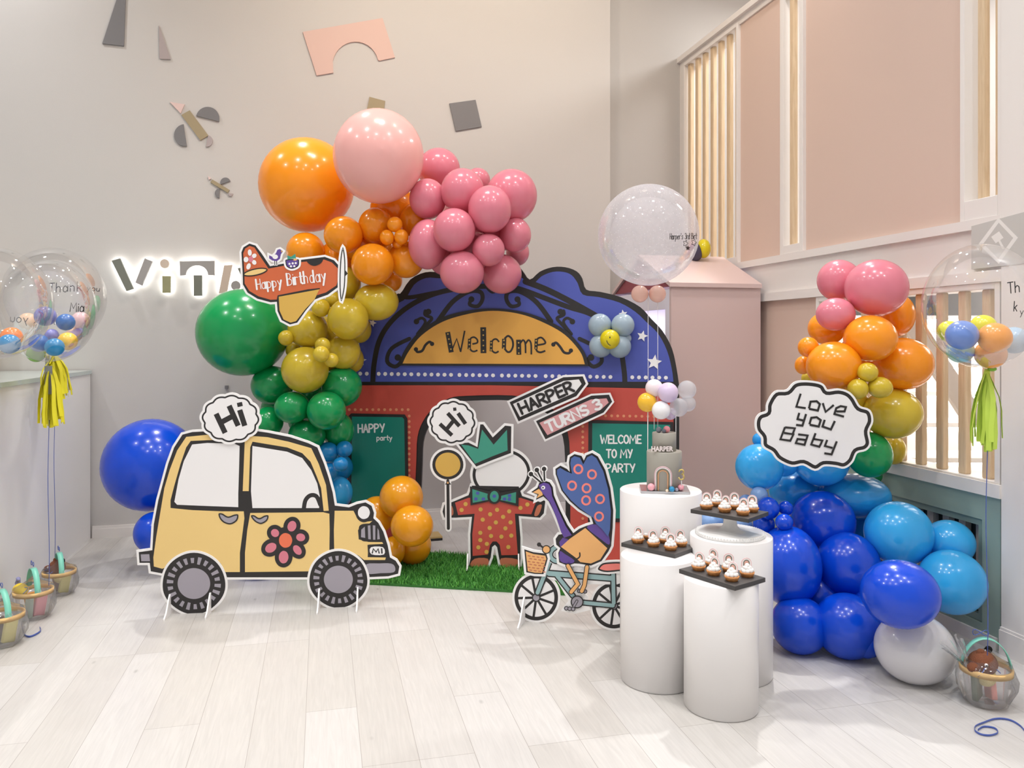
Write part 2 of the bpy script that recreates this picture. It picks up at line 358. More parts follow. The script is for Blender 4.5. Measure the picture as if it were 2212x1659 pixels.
# ------------------------------------------------------------------ right wall (local x runs away from the viewer, local y into the room)
R0 = Vector((2.24, 4.21, 0)); RZ_R = math.atan2(0.9721, -0.2345)
def RW(name, boxes, parent=None, **kw):
    mb = MB()
    for b in boxes: mb.box(*b)
    if parent: return mb.build(name, parent=parent, **kw)
    return mb.build(name, loc=R0, rz=RZ_R, **kw)
T = -0.12
RW('wall_right', [(-0.469, 3.1, T, 0, 1.83, 2.04, M_white), (-6.0, -0.469, T, 0.02, 0, 4.6, M_white), (-0.469, 3.1, T, 0.0, 3.95, 4.04, M_white),
                  (0.98, 3.1, T, -0.012, 0.80, 1.772, M_pinkp), (-0.212, 1.133, T, -0.012, 2.09, 3.95, M_pinkp), (1.407, 1.988, T, -0.012, 2.09, 3.95, M_pinkp),
                  (2.95, 3.1, T, 0, 2.09, 3.95, M_white)], **STR)
RW('trim_1', [(-0.469, 3.1, T, 0.022, 2.04, 2.09, M_white)], **STR)
RW('trim_2', [(-0.469, 3.1, T, 0.022, 1.772, 1.83, M_white)], **STR)
RW('trim_3', [(-0.469, 3.1, T, 0.03, 4.00, 4.045, M_white)], **STR)
RW('baseboard_right', [(-6.0, -0.469, 0.02, 0.034, 0, 0.115, M_white), (-6.0, -0.469, 0.02, 0.028, 0.115, 0.128, M_white)], **STR)
RW('trim_4', [(-0.469, 3.1, T, 0.03, 0.735, 0.80, M_white)], **STR)
# sage green dado with a louvred vent
RW('wall_right_dado', [(-0.455, -0.347, T, 0.01, 0, 0.735, M_green), (0.95, 3.1, T, 0.01, 0, 0.735, M_green), (-0.347, 0.95, T, 0.01, 0.609, 0.735, M_green), (-0.347, 0.95, T, 0.01, 0, 0.10, M_green)], **STR)
RW('baseboard_dado', [(-0.44, 3.1, 0.01, 0.022, 0, 0.06, M_white)], **STR)
vent = empty('vent_grille', R0, RZ_R, 'sage green framed vent with grey upright slats low in the right wall', 'vent')
RW('frame', [(-0.345, -0.315, -0.03, 0, 0.102, 0.607, M_greend), (0.918, 0.948, -0.03, 0, 0.102, 0.607, M_greend), (-0.315, 0.918, -0.03, 0, 0.575, 0.607, M_greend), (-0.315, 0.918, -0.03, 0, 0.102, 0.135, M_greend)], parent=vent)
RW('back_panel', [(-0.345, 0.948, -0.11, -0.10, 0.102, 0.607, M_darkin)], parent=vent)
for k in range(11):
    x = -0.27+0.11*k
    RW('slat', [(x-0.022, x+0.022, -0.085, -0.05, 0.135, 0.575, M_wall2)], parent=vent)
# windows with round-edged timber slats
def win(n, s0, s1, z0, z1, fr, slats, sw, bottom=None):
    w = empty('window_%d' % n, R0, RZ_R); w['kind'] = 'structure'
    b = fr if bottom is None else bottom
    RW('window_frame', [(s0, s0+fr, T-0.02, 0.014, z0, z1, M_white), (s1-fr, s1, T-0.02, 0.014, z0, z1, M_white), (s0+fr, s1-fr, T-0.02, 0.014, z0, z0+b, M_white), (s0+fr, s1-fr, T-0.02, 0.014, z1-fr, z1, M_white)], parent=w, bevel=0.003)
    for s_ in slats:
        MB().box(s_-sw/2, s_+sw/2, -0.046, -0.009, z0+b-0.002, z1-fr+0.002, M_slat).build('slat', parent=w, bevel=0.009)
    return w
win(1, 1.988, 2.95, 2.09, 3.97, 0.03, [2.87, 2.73, 2.595, 2.455, 2.32, 2.18, 2.045], 0.055, bottom=0.05)
win(2, 1.133, 1.407, 2.09, 3.97, 0.042, [1.30], 0.05, bottom=0.06)
win(3, -0.469, -0.212, 2.09, 3.97, 0.028, [-0.425, -0.32], 0.045, bottom=0.10)
win(4, -0.455, 0.99, 0.80, 1.772, 0.032, [-0.35+0.15*k for k in range(9)], 0.054, bottom=0.01)
# the storey and the stairs behind the slats
RW('gallery_floor', [(-0.8, 3.2, -2.4, T, 2.0, 2.085, M_white)], **STR)
RW('wall_gallery', [(-1.2, 3.4, -2.5, -2.4, 0, CEIL, M_wall)], **STR)
RW('wall_gallery_end', [(-1.3, -1.2, -2.5, T, 0, CEIL, M_wall)], **STR)
M_led = mat('led_strip', (255, 250, 240), emit=9)
st = MB(); strips = []
for k in range(-3, 6):
    Y0 = 4.9+0.30*k; zt = 0.76+0.185*k; X0 = 2.24-0.2412*(Y0+0.3-4.21)+0.24
    st.box(X0, 4.0, Y0, Y0+0.32, 0.0, zt-0.03, M_white); st.box(X0, 4.0, Y0-0.03, Y0+0.30, zt-0.03, zt, M_white)
    strips.append((X0, Y0, zt))
stairs = st.build('staircase', **STR)
for X0, Y0, zt in strips:
    MB().box(X0+0.02, 3.95, Y0-0.025, Y0-0.005, zt-0.042, zt-0.031, M_led).build('led_strip', parent=stairs)
a, b = P(1930, 640, 4.72), P(2110, 915, 4.42)
mbr = MB(); d = (b-a).normalized()
for q, w in ((a, 0.035),):
    nrm = Vector((d.z, 0, -d.x)); 
    vs = [p+nrm*sx*0.06+Vector((0, sy*0.02, 0)) for p in (a, b) for sx in (-1, 1) for sy in (-1, 1)]
    mbr.add(vs, [(0, 1, 3, 2), (4, 6, 7, 5), (0, 4, 5, 1), (2, 3, 7, 6), (0, 2, 6, 4), (1, 5, 7, 3)], M_white)
mbr.build('stair_rail', parent=stairs)
# grey way-finding plaque with a mallet in a diamond
rw_plane = Plane(R0, (0.2345, -0.9721))
pl = Art(lambda x, y, o=0: rw_plane(x, y, o+0.024))
M_plq = mat('plaque_grey', (196, 194, 190), 0.6); M_plw = mat('plaque_white', (232, 230, 226), 0.6)
pl.poly([(2107, 489), (2260, 448), (2260, 565), (2107, 582)], M_plq, thick=0.022)
pl.stroke([(2166, 476), (2203, 514), (2166, 565), (2128, 527)], 8, M_plw, closed=True)
pl.stroke([(2155, 519), (2172, 507)], 17, M_plw, cap=False); pl.stroke([(2166, 517), (2176, 536)], 5, M_plw)
pl.build('wall_plaque', loc=rw_plane.o, rz=rw_plane.rz, label='square grey plaque with white mallet in a diamond on the right wall', cat='sign')
# ------------------------------------------------------------------ left counter and wood cabinet
ctr = empty('reception_counter', B0+Vector((0.0, 0, 0)), RZ_B, 'long white reception counter with a glass top along the left wall', 'counter')
MB().box(-0.62, -0.01, -7.5, -0.02, 0.0, 1.235, mat('counter_white', (240, 239, 238), 0.3)).build('body', parent=ctr)
MB().box(-0.635, 0.0, -7.5, -0.02, 1.2355, 1.262, mat('glass_top', (190, 203, 200), 0.1)).build('glass_top', parent=ctr)
cab = empty('tall_cabinet', wb.o, RZ_B, 'tall pale wood cabinet standing behind the white counter', 'cabinet')
MB().box(-2.0, -0.64, -0.45, -0.01, 0, 1.98, wood_mat('cabinet_oak', (226, 208, 182), (214, 194, 166), (5, 5, 0.5))).build('carcass', parent=cab, bevel=0.004)
MB().box(-1.32, -1.315, -0.456, -0.449, 0.06, 1.94, M_wall2).build('door_gap', parent=cab)
# ------------------------------------------------------------------ painted shapes mounted on the back wall
M_s_dk = mat('shape_slate', (120, 118, 120), 0.6); M_s_li = mat('shape_lilac', (172, 160, 160), 0.6); M_s_pk = mat('shape_pink', (214, 182, 172), 0.6); M_s_ol = mat('shape_olive', (160, 145, 115), 0.6); M_s_bl = mat('shape_blush', (222, 195, 190), 0.6)
def wshape(pts, m, name, label=None, parent=None):
    A = Art(lambda x, y, o=0: wb(x, y, o)); A.k = 0.012; A.poly(pts, m, thick=0.012)
    if parent: return A.build(name, parent=parent)
    return A.build(name, loc=wb.o, rz=wb.rz, label=label, cat='wall decoration')
c1 = crop(0, 0, 2.962)
wshape(c1([(768, -60), (808, -60), (795, 297), (657, 282)]), M_s_dk, 'wall_triangle', 'large dark grey triangle at the top of the back wall, cut by the picture edge')
wshape(c1([(1018, 165), (1093, 383), (1023, 378)]), M_s_li, 'wall_triangle', 'slim pale lilac triangle beside the large dark one on the back wall')
arch = [(654, 70), (826, 40), (853, 125), (820, 132)]+[(768+50*math.cos(a), 143+52*math.sin(a)) for a in [math.radians(-14-i*(169-14)/14) for i in range(15)]]+[(720, 158), (684, 164)]
wshape(arch, M_s_pk, 'wall_arch', 'tilted pink arch block shape high on the back wall')
wshape([(798, 210), (832, 219), (826, 262), (789, 255)], M_s_ol, 'wall_block', 'small tan block shape showing above the pale pink balloon')
c2 = crop(540, 180, 3.16)
wshape(c2([(1360, 140), (1538, 115), (1580, 298), (1403, 328)]), M_s_dk, 'wall_square', 'tilted dark grey square on the back wall above the pink balloons')
def semi(a, b, side, n=14):
    a = Vector(a); b = Vector(b); m = (a+b)/2; r = (b-a)/2; nrm = Vector((r.y, -r.x))*side
    return [tuple(m+r*math.cos(math.pi*i/n)+nrm*math.sin(math.pi*i/n)) for i in range(n+1)]
for scale_big, lab, parts in ((1, 'large wall bird of geometric blocks flying on the back wall', [('head', [(1088, 655), (1183, 670), (1157, 728)], M_s_bl), ('body', [(1162, 738), (1215, 708), (1335, 870), (1283, 900)], M_s_ol),
        ('wing', semi((1257, 743), (1403, 780), 1), M_s_dk), ('wing', semi((1175, 797), (1197, 937), -1), M_s_dk), ('tail', semi((1333, 868), (1318, 940), 1), M_s_li)]),
        (0, 'small wall bird of geometric blocks, left of the orange giant balloon', [('head', [(1332, 1128), (1353, 1145), (1337, 1152)], M_s_bl), ('body', [(1347, 1168), (1360, 1150), (1470, 1217), (1458, 1235)], M_s_ol),
        ('wing', semi((1412, 1182), (1475, 1160), 1), M_s_dk), ('wing', semi((1407, 1207), (1405, 1267), -1), M_s_dk), ('tail', semi((1460, 1240), (1492, 1240), -1), M_s_li)])):
    e = empty('wall_bird', wb.o, wb.rz, lab, 'wall decoration', 'birds on the back wall')
    for nm, pts, m in parts: wshape(c1(pts), m, nm, parent=e)
MB().box(-0.012, 0.012, -0.03, 0, -0.012, 0.012, M_s_dk).build('wall_hook', loc=wb.world(490, 836), rz=wb.rz, label='tiny grey wall hook above the car speech bubble', cat='hook')
# ------------------------------------------------------------------ halo-lit letters
M_halo = mat('halo_light', (255, 255, 250), emit=7)
c4 = crop(0, 480, 3.95)
M_l1 = mat('letter_sage', (120, 122, 112), 0.5); M_l2 = mat('letter_grey', (160, 156, 154), 0.5); M_l3 = mat('letter_tan', (206, 188, 172), 0.5); M_l4 = mat('letter_olive', (150, 148, 112), 0.5)
arcT = [(1690+95*math.cos(a), 458+85*math.sin(a)) for a in [math.radians(-2-i*176/14) for i in range(15)]]
letters = [('letter_v', 'first letter of the halo-lit wall sign, a V of two bars', [([(970, 335), (1040, 315), (1155, 570), (1095, 590)], M_l1), ([(1250, 315), (1315, 340), (1225, 545), (1170, 520)], M_l2)]),
           ('letter_i', 'halo-lit letter i with a round tan dot on the back wall', [(ell(1417, 360, 38), M_l3), ([(1398, 465), (1468, 465), (1465, 605), (1400, 605)], M_l4)]),
           ('letter_t', 'halo-lit letter T with an arched grey top on the back wall', [([(1545, 340), (1838, 335), (1840, 458)]+arcT+[(1548, 460)], M_l2), ([(1663, 458), (1733, 458), (1733, 630), (1665, 630)], M_l1)]),
           ('letter_a', 'halo-lit letter A half hidden by the aeroplane and green balloon', [([(1920, 375), (1990, 370), (1945, 600), (1875, 610)], M_l3), (ell(2018, 545, 40), M_l2), ([(2035, 400), (2100, 380), (2190, 600), (2130, 620)], M_l1)])]
for nm, lab, shapes in letters:
    A = Art(lambda x, y, o=0: wb(x, y, o)); Hh = Art(lambda x, y, o=0: wb(x, y, o))
    for pts, m in shapes:
        A.k = 0.062; A.poly(c4(pts), m, thick=0.03)
        Hh.k = 0.031; Hh.poly(offset(c4(pts), -1.2), M_halo, thick=0.012)
    o = A.build(nm, loc=wb.o, rz=wb.rz, label=lab, cat='sign letter', group='halo-lit wall sign')
    Hh.build('halo_light', parent=o)
# ------------------------------------------------------------------ pink playhouse in the corner
HP = Vector((1.816, 5.75, 0)); dx = Vector((-0.9721, -0.2345, 0)); W_h = 0.706; D_h = 1.10; E_h = 1.872; R_h = 2.11
ph = empty('playhouse', HP+dx*W_h, RZ_B, 'tall pink playhouse with a pitched roof and lit opening in the corner', 'playhouse')
w_ = MB(); w_.box(0, W_h, 0, 0.03, 0, E_h, M_pinkh)
w_.build('front_wall', parent=ph)
M_phin = mat('playhouse_inside', (236, 232, 244), 0.6)
g = MB(); g.box(0.0, 0.03, 0.03, 0.10, 0, E_h-0.02, M_phin); g.box(0, 0.03, D_h-0.09, D_h, 0, E_h-0.02, M_phin); g.box(0, 0.03, 0.10, D_h-0.09, E_h-0.16, E_h-0.02, M_phin)
g.build('opening_frame', parent=ph)
g2 = MB(); mid = D_h/2
g2.add([(0.0, 0.0, E_h), (0.0, D_h, E_h), (0.0, mid, R_h), (0.03, 0, E_h), (0.03, D_h, E_h), (0.03, mid, R_h)], [(0, 2, 1), (3, 4, 5), (0, 1, 4, 3), (1, 2, 5, 4), (2, 0, 3, 5)], mat('playhouse_plum', (150, 70, 80), 0.6)); g2.build('gable', parent=ph)
MB().box(0.0, W_h, D_h-0.02, D_h, 0, E_h, M_phin).build('back_wall', parent=ph)
MB().box(W_h-0.03, W_h, 0.03, D_h-0.02, 0, E_h, M_phin).build('side_wall', parent=ph)
rf = MB()
for sgn in (0, 1):
    y0, y1 = (0, mid) if sgn == 0 else (D_h, mid)
    e0, e1 = (-0.02, mid) if sgn == 0 else (D_h+0.02, mid)
    vs = [(-0.02, e0, E_h-0.006), (W_h, e0, E_h-0.006), (W_h, e1, R_h+0.01), (-0.02, e1, R_h+0.01)]; vs += [(x, y, z+0.03) for x, y, z in vs]
    rf.add(vs, [(0, 3, 2, 1), (4, 5, 6, 7), (0, 1, 5, 4), (1, 2, 6, 5), (2, 3, 7, 6), (3, 0, 4, 7)], M_pinkh)
rf.build('roof', parent=ph)
MB().box(0.03, W_h-0.03, 0.03, D_h-0.02, 0.0, 0.02, M_phin).build('base', parent=ph)
# ------------------------------------------------------------------ printed boards
def board_thing(name, plane, label, cat, group=None):
    return empty(name, plane.o, plane.rz, label, cat, group)
def art(plane, lift=0.0): return Art(lambda x, y, o=0: plane(x, y, o+lift))
M_yel = mat('print_yellow', (236, 203, 132), 0.45); M_gry = mat('print_grey', (160, 155, 165), 0.45); M_wht = mat('print_white', (240, 238, 238), 0.45)
M_pnk = mat('print_pink', (214, 124, 140), 0.45); M_cor = mat('print_coral', (232, 116, 80), 0.45); M_pch = mat('print_peach', (236, 178, 112), 0.45)
M_red = mat('print_red', (198, 78, 66), 0.45); M_teal = mat('print_teal', (18, 128, 112), 0.45); M_teal2 = mat('print_mint', (62, 152, 130), 0.45)
M_blue = mat('print_blue', (76, 88, 172), 0.45); M_org = mat('print_orange', (226, 168, 76), 0.45); M_pur = mat('print_purple', (96, 70, 150), 0.45)
M_tail = mat('print_denim', (74, 100, 160), 0.45); M_ring = mat('print_salmon', (240, 132, 122), 0.45); M_aqua = mat('print_aqua', (150, 182, 184), 0.45)
M_brn = mat('print_brown', (196, 116, 86), 0.45); M_plane = mat('print_rust', (206, 102, 60), 0.45); M_mus = mat('print_mustard', (214, 172, 80), 0.45); M_dusty = mat('print_dusty_pink', (220, 160, 162), 0.45)
TH = 0.008
# ---- the car
pc = floor_pt(412, 1324.5); pd = floor_pt(731, 1311.5); car_pl = Plane((pc+pd)/2, pd-pc)
c7 = crop(220, 820, 3.0721)
car = board_thing('car_cutout', car_pl, 'big yellow cartoon car cutout with flower door standing on the floor', 'cutout')
body_out = c7([(245, 1145), (335, 1132), (345, 960), (375, 800), (405, 690), (440, 560), (480, 450), (535, 365), (600, 348), (700, 343), (1000, 338), (1100, 352), (1250, 382), (1370, 422), (1430, 450), (1475, 560), (1505, 650), (1532, 750), (1546, 836), (1640, 848), (1695, 826), (1750, 815), (1790, 838), (1806, 885), (1802, 920), (1834, 950), (1868, 1010), (1897, 1100), (1912, 1180), (1950, 1202), (1974, 1240), (1966, 1288), (1900, 1305), (1740, 1312), (1400, 1312), (840, 1312), (420, 1290), (325, 1272), (318, 1216), (250, 1216)])
A = art(car_pl); A.poly(offset(body_out, 5), M_board, thick=TH); A.poly(body_out, M_black)
A.poly(c7([(345, 1240), (342, 1180), (360, 1050), (385, 900), (415, 720), (450, 600), (500, 470), (560, 380), (700, 366), (935, 366), (935, 398), (700, 402), (590, 407), (560, 450), (522, 560), (482, 700), (456, 800), (456, 852), (600, 866), (800, 874), (942, 874), (946, 920), (936, 1000), (916, 1150), (916, 1277), (820, 1277), (790, 1220), (740, 1175), (660, 1148), (580, 1153), (500, 1185), (440, 1242), (400, 1255)]), M_yel)
A.poly(c7([(985, 885), (1470, 880), (1510, 890), (1512, 1000), (1510, 1135), (1430, 1180), (1385, 1272), (950, 1277), (950, 1150), (965, 1000)]), M_yel)
A.poly(c7([(950, 370), (1100, 382), (1240, 412), (1390, 455), (1440, 560), (1488, 700), (1506, 870), (1472, 872), (1455, 720), (1425, 640), (1385, 545), (1330, 488), (1230, 450), (1000, 412), (985, 450), (975, 740), (935, 740)]), M_yel)
A.poly(c7([(1545, 870), (1670, 870), (1692, 915), (1732, 945), (1795, 938), (1770, 960), (1720, 965), (1700, 1000), (1705, 1060), (1770, 1077), (1860, 1078), (1868, 1090), (1770, 1095), (1764, 1178), (1885, 1180), (1880, 1197), (1740, 1197), (1700, 1165), (1640, 1140), (1560, 1135), (1542, 1130), (1540, 1000)]), M_yel)
A.poly(c7([(258, 1160), (315, 1158), (320, 1205), (262, 1205)]), M_gry)
A.build('body', parent=car)
W1 = c7([(600, 430), (700, 420), (880, 425), (915, 440), (912, 560), (906, 760), (906, 846), (800, 842), (640, 836), (500, 830), (482, 810), (510, 660), (545, 540)])
W2 = c7([(1000, 440), (1230, 478), (1330, 520), (1390, 600), (1430, 690), (1446, 770), (1442, 852), (1000, 852), (990, 740)])
for pts in (W1, W2):
    A = art(car_pl, 0.002); A.poly(pts, M_wht)
    if pts is W2:
        A.stroke(smooth(c7([(1340, 860), (1352, 800), (1385, 768), (1425, 775), (1450, 830)]), closed=False), 9, M_black)
    A.build('window', parent=car)
for wc, R_, hr in (((612, 1352), 208, 108), ((1570, 1325), 192, 96)):
    A = art(car_pl, 0.0032)
    ctr_ = c7([wc])[0]; r = R_/3.0721
    rot_ = random.random(); ring = [(ctr_[0]+r*math.cos(a)*(1+0.012*math.sin(5*a+rot_)), ctr_[1]+r*math.sin(a)*(0.97+0.012*math.cos(4*a))) for a in [2*math.pi*i/60 for i in range(60)]]
    A.poly(offset(ring, 5), M_board, thick=TH); A.poly(ring, M_black)
    A.poly(smooth(ell(ctr_[0], ctr_[1], hr/3.0721, hr/3.0721*0.95, n=12)), M_gry)
    for k in range(22):
        a = 2*math.pi*(k+0.3)/22; ln = 0.10+0.02*math.sin(k*2.3); u = Vector((math.cos(a), math.sin(a)*0.97)); n = Vector((-u.y, u.x)); q = Vector(ctr_)
        w_in, w_out = r*0.045, r*0.062
        A.poly([tuple(q+u*r*(0.76-ln)+n*w_in), tuple(q+u*r*(0.76+ln)+n*w_out), tuple(q+u*r*(0.76+ln)-n*w_out), tuple(q+u*r*(0.76-ln)-n*w_in)], M_gry)
    A.build('wheel', parent=car)
A = art(car_pl, 0.002)
pet = [((1262, 972), 29, 36, 20), ((1320, 1046), 30, 26, 10), ((1298, 1130), 24, 36, -38), ((1207, 1177), 32, 42, 4), ((1122, 1115), 40, 30, -32), ((1150, 1017), 28, 26, 40)]
for (c, rx, ry, rt) in pet: A.poly(smooth(ell(*c7([c])[0], (rx+27)/3.07, (ry+27)/3.07, n=9, rot=rt)), M_black)
A.poly(smooth(ell(*c7([(1220, 1066)])[0], 88/3.07, n=12)), M_black)
for (c, rx, ry, rt) in pet: A.poly(smooth(ell(*c7([c])[0], rx/3.07, ry/3.07, n=7, rot=rt)), M_pnk)
A.poly(smooth(ell(*c7([(1220, 1066)])[0], 44/3.07, 49/3.07, n=7)), M_cor)
A.build('flower', parent=car)
for pts in ([(775, 890), (800, 888), (838, 908), (880, 895), (906, 897), (898, 935), (858, 960), (815, 952), (785, 925)], [(990, 902), (1012, 900), (1045, 918), (1080, 902), (1106, 902), (1098, 935), (1060, 958), (1025, 948), (1000, 925)]):
    A = art(car_pl, 0.002); q = smooth(c7(pts)); A.poly(q, M_black); A.poly(offset(q, -3.0), M_gry); A.build('door_handle', parent=car)
A = art(car_pl, 0.002); A.poly(smooth(ell(*c7([(1740, 884)])[0], 56/3.07, 62/3.07, n=12)), M_black); A.poly(smooth(ell(*c7([(1739, 882)])[0], 40/3.07, 43/3.07, n=7)), M_wht); A.build('headlight', parent=car)
A = art(car_pl, 0.002); A.poly(smooth(c7([(1705, 990), (1725, 960), (1790, 955), (1840, 962), (1862, 1030), (1862, 1070), (1775, 1074), (1720, 1062)])), M_black)
for q in ([(1720, 1045), (1722, 995), (1745, 975), (1748, 1050)], [(1765, 968), (1782, 966), (1785, 1060), (1768, 1058)], [(1798, 966), (1815, 968), (1815, 1062), (1800, 1062)], [(1830, 985), (1838, 1000), (1845, 1058), (1828, 1060)]): A.poly(c7(q), M_gry)
A.build('grille', parent=car)
A = art(car_pl, 0.002); A.poly(c7([(1763, 1096), (1880, 1100), (1886, 1175), (1768, 1172)]), M_black); A.poly(smooth(c7([(1786, 1112), (1866, 1112), (1872, 1160), (1788, 1158)]), 3), M_wht)
A.stroke(c7([(1795, 1150), (1802, 1122), (1820, 1144), (1834, 1122), (1840, 1150)]), 2.8, M_black); A.stroke(c7([(1857, 1122), (1859, 1150)]), 3.2, M_black); A.build('number_plate', parent=car)
A = art(car_pl, 0.002); A.poly(smooth(c7([(1755, 1225), (1840, 1219), (1920, 1220), (1946, 1245), (1936, 1278), (1850, 1284), (1760, 1286)]), 3), M_gry); A.build('bumper', parent=car)
def bubble(plane, cx, cy, rx, ry, lift, parent, H_, I_, k=12, ph=0.2):
    A = art(plane, lift); q = scallop(cx, cy, rx, ry, k, 0.035, 120, ph)
    A.poly(offset(q, 5), M_board, thick=TH); A.poly(q, M_black); A.poly(offset(q, -3.6), M_wht)
    for pts, w in H_+I_: A.stroke(pts, w, M_black, cap=False)
    return A.build('speech_bubble', parent=parent, label='white scalloped speech bubble reading Hi')
hw = 11.5
bubble(car_pl, 499, 903.5, 60, 49.5, 0.012, car,
       [(c7([(762, 225), (822, 352)]), hw), (c7([(848, 172), (908, 305)]), hw), (c7([(790, 285), (878, 238)]), hw)], [(c7([(918, 200), (952, 305)]), hw), (c7([(902, 168), (936, 160)]), 9)])
def foot(plane, px, py, parent, hgt=0.11, dep=0.11, side=0):
    """white notched support fin standing at right angles to the board"""
    l = plane(px, py); mb = MB(); x = l.x
    prof = [(-dep, 0), (dep*0.75, 0), (dep*0.75, 0.02), (0.012, hgt), (-0.012, hgt), (-0.03, hgt*0.85), (-dep*0.7, 0.03), (-dep, 0.01)]
    n = len(prof); vs = [(x-0.004, y, z) for y, z in prof]+[(x+0.004+0*side, y, z) for y, z in prof]
    mb.add(vs, [tuple(range(n)), tuple(reversed(range(n, 2*n)))]+[(i, n+i, n+(i+1) % n, (i+1) % n) for i in range(n)], M_board)
    return mb.build('support_foot', parent=parent)
for px in (368, 455, 690, 773): foot(car_pl, px, 1318, car)
# ---- the bicycle with a long-necked bird
pa = floor_pt(1172, 1346); pb = floor_pt(1328, 1362.5); bike_pl = Plane((pa+pb)/2, pb-pa)
cb = crop(1090, 960, 3.948)
bike = board_thing('bicycle_cutout', bike_pl, 'cutout of a blue-tailed bird riding a bicycle, beside the white plinths', 'cutout')
FW, RWc = (270, 1306), (932, 1374)
def wheel(c, lift):
    A = art(bike_pl, lift); q = cb([c])[0]; R_ = 186/3.948
    o_ = smooth(ell(q[0], q[1], R_, R_*1.05, n=16)); A.poly(offset(o_, 5), M_board, thick=TH); A.poly(o_, M_black); A.poly(offset(o_, -8.0), M_wht)
    for k in range(9):
        a = 2*math.pi*k/9+0.32; A.stroke([q, (q[0]+(R_-5)*math.cos(a), q[1]+(R_-5)*1.05*math.sin(a))], 5.2, M_black, cap=False)
    A.poly(ell(q[0], q[1], 9.5, n=20), M_black); A.poly(ell(q[0], q[1], 6.8, n=20), M_gry)
    A.build('wheel', parent=bike)
wheel(FW, 0); wheel(RWc, 0.0004)
A = art(bike_pl, 0.0035)
frame = [((385, 1000), (283, 1262), 8.5), ((380, 1098), (915, 1140), 10.5), ((450, 1120), (585, 1290), 8), ((926, 1085), (932, 1350), 8), ((655, 1345), (925, 1372), 8)]
for hull in ([(360, 985), (480, 1000), (540, 1040), (1010, 1040), (1030, 1150), (960, 1180), (700, 1180), (600, 1160), (560, 1180), (400, 1135)], [(430, 1110), (500, 1110), (700, 1300), (720, 1400), (600, 1430), (500, 1410), (560, 1330)]):
    A.poly(offset(cb(hull), 3), M_board, thick=TH)
for a, b, w in frame: A.stroke(cb([a, b]), w+5.5, M_black)
for a, b, w in frame: A.stroke(cb([a, b]), w, M_aqua)
hb = smooth(cb([(440, 872), (400, 905), (392, 950), (420, 985), (468, 998)]), closed=False)
A.stroke(hb, 15.5, M_board); A.stroke(hb, 13.5, M_black); A.stroke(hb, 8.5, M_aqua)
for k in range(7): A.stroke(cb([(415+48*k, 1030), (417+48*k, 1062)]), 8, M_wht, cap=False)
A.build('frame', parent=bike)
A = art(bike_pl, 0.010); q = cb([(172, 890), (250, 915), (360, 928), (372, 970), (335, 1102), (260, 1100), (190, 1086)]); A.poly(offset(q, 5), M_board, thick=TH); A.poly(q, M_black)
A.poly(cb([(185, 908), (250, 930), (352, 945), (360, 972), (322, 1092), (262, 1090), (202, 1076)]), M_pch)
for r_ in range(6):
    for k in range(4): A.stroke(cb([(205+38*k+(r_ % 2)*14, 945+24*r_+5*k), (222+38*k+(r_ % 2)*14, 948+24*r_+5*k)]), 2.2, M_brn)
A.build('basket', parent=bike)
A = art(bike_pl, 0.010); A.stroke(cb([(298, 850), (345, 885)]), 4, M_black); A.poly(ell(*cb([(298, 850)])[0], 4.6), M_black); A.poly(ell(*cb([(360, 892)])[0], 9.5), M_black); A.poly(ell(*cb([(360, 892)])[0], 7.2), M_pch); A.build('bell', parent=bike)
A = art(bike_pl, 0.010); q = smooth(cb([(800, 1052), (835, 1012), (900, 1000), (1000, 1000), (1090, 1030), (1085, 1075), (1000, 1075), (880, 1085), (815, 1072)]), 4); A.poly(offset(q, 4), M_board, thick=TH); A.poly(q, M_black); A.poly(offset(q, -3.5), M_ring); A.build('saddle', parent=bike)
A = art(bike_pl, 0.010); q = cb([(622, 1338)])[0]; A.poly(ell(q[0], q[1], 14), M_black); A.poly(ell(q[0], q[1], 11.4), M_gry)
A.stroke(cb([(620, 1330), (590, 1382)]), 6.5, M_black); A.stroke(cb([(620, 1330), (590, 1382)]), 3.6, M_gry)
for x, y in ((530, 1392), (558, 1396), (588, 1398), (640, 1245), (666, 1245), (690, 1248)): A.poly(ell(*cb([(x, y)])[0], 4.8), M_black); A.poly(ell(*cb([(x, y)])[0], 3.2), M_gry)
A.build('pedals', parent=bike)
bird_out = cb([(440, 250), (438, 205), (480, 178), (535, 205), (560, 232), (553, 150), (560, 105), (600, 80), (660, 95), (680, 135), (700, 90), (750, 70), (800, 100), (862, 215), (905, 370), (930, 560), (925, 700), (912, 860), (890, 905), (830, 990), (740, 1028), (640, 1012), (600, 1010), (540, 1028), (470, 1000), (462, 920), (480, 880), (445, 850), (440, 800), (465, 765), (500, 760), (470, 680), (420, 560), (380, 480), (335, 440), (300, 455), (272, 470), (285, 425), (232, 402), (285, 365), (300, 325), (345, 305), (390, 320), (415, 360), (425, 430), (480, 560), (540, 680), (590, 752), (640, 715), (700, 690), (760, 672), (742, 610), (640, 550), (560, 480), (490, 390)])
A = art(bike_pl, 0.012); A.poly(offset(bird_out, 5), M_board, thick=TH); A.poly(bird_out, M_black)
A.poly(cb([(480, 870), (470, 830), (500, 790), (540, 800), (560, 830)]), M_pur); A.poly(smooth(cb([(475, 905), (520, 930), (600, 985), (560, 1012), (480, 990)]), 3), M_pur)
A.poly(smooth(cb([(705, 703), (785, 677), (860, 715), (895, 780), (895, 850), (820, 800)]), 3), M_pur)
A.poly(cb([(692, 708), (880, 880), (820, 975), (740, 1010), (650, 998), (610, 960), (485, 868), (560, 800)]), M_pch)
A.stroke(smooth(cb([(645, 920), (645, 950), (622, 970), (590, 965)]), closed=False), 3, M_black)
A.build('bird_body', parent=bike)
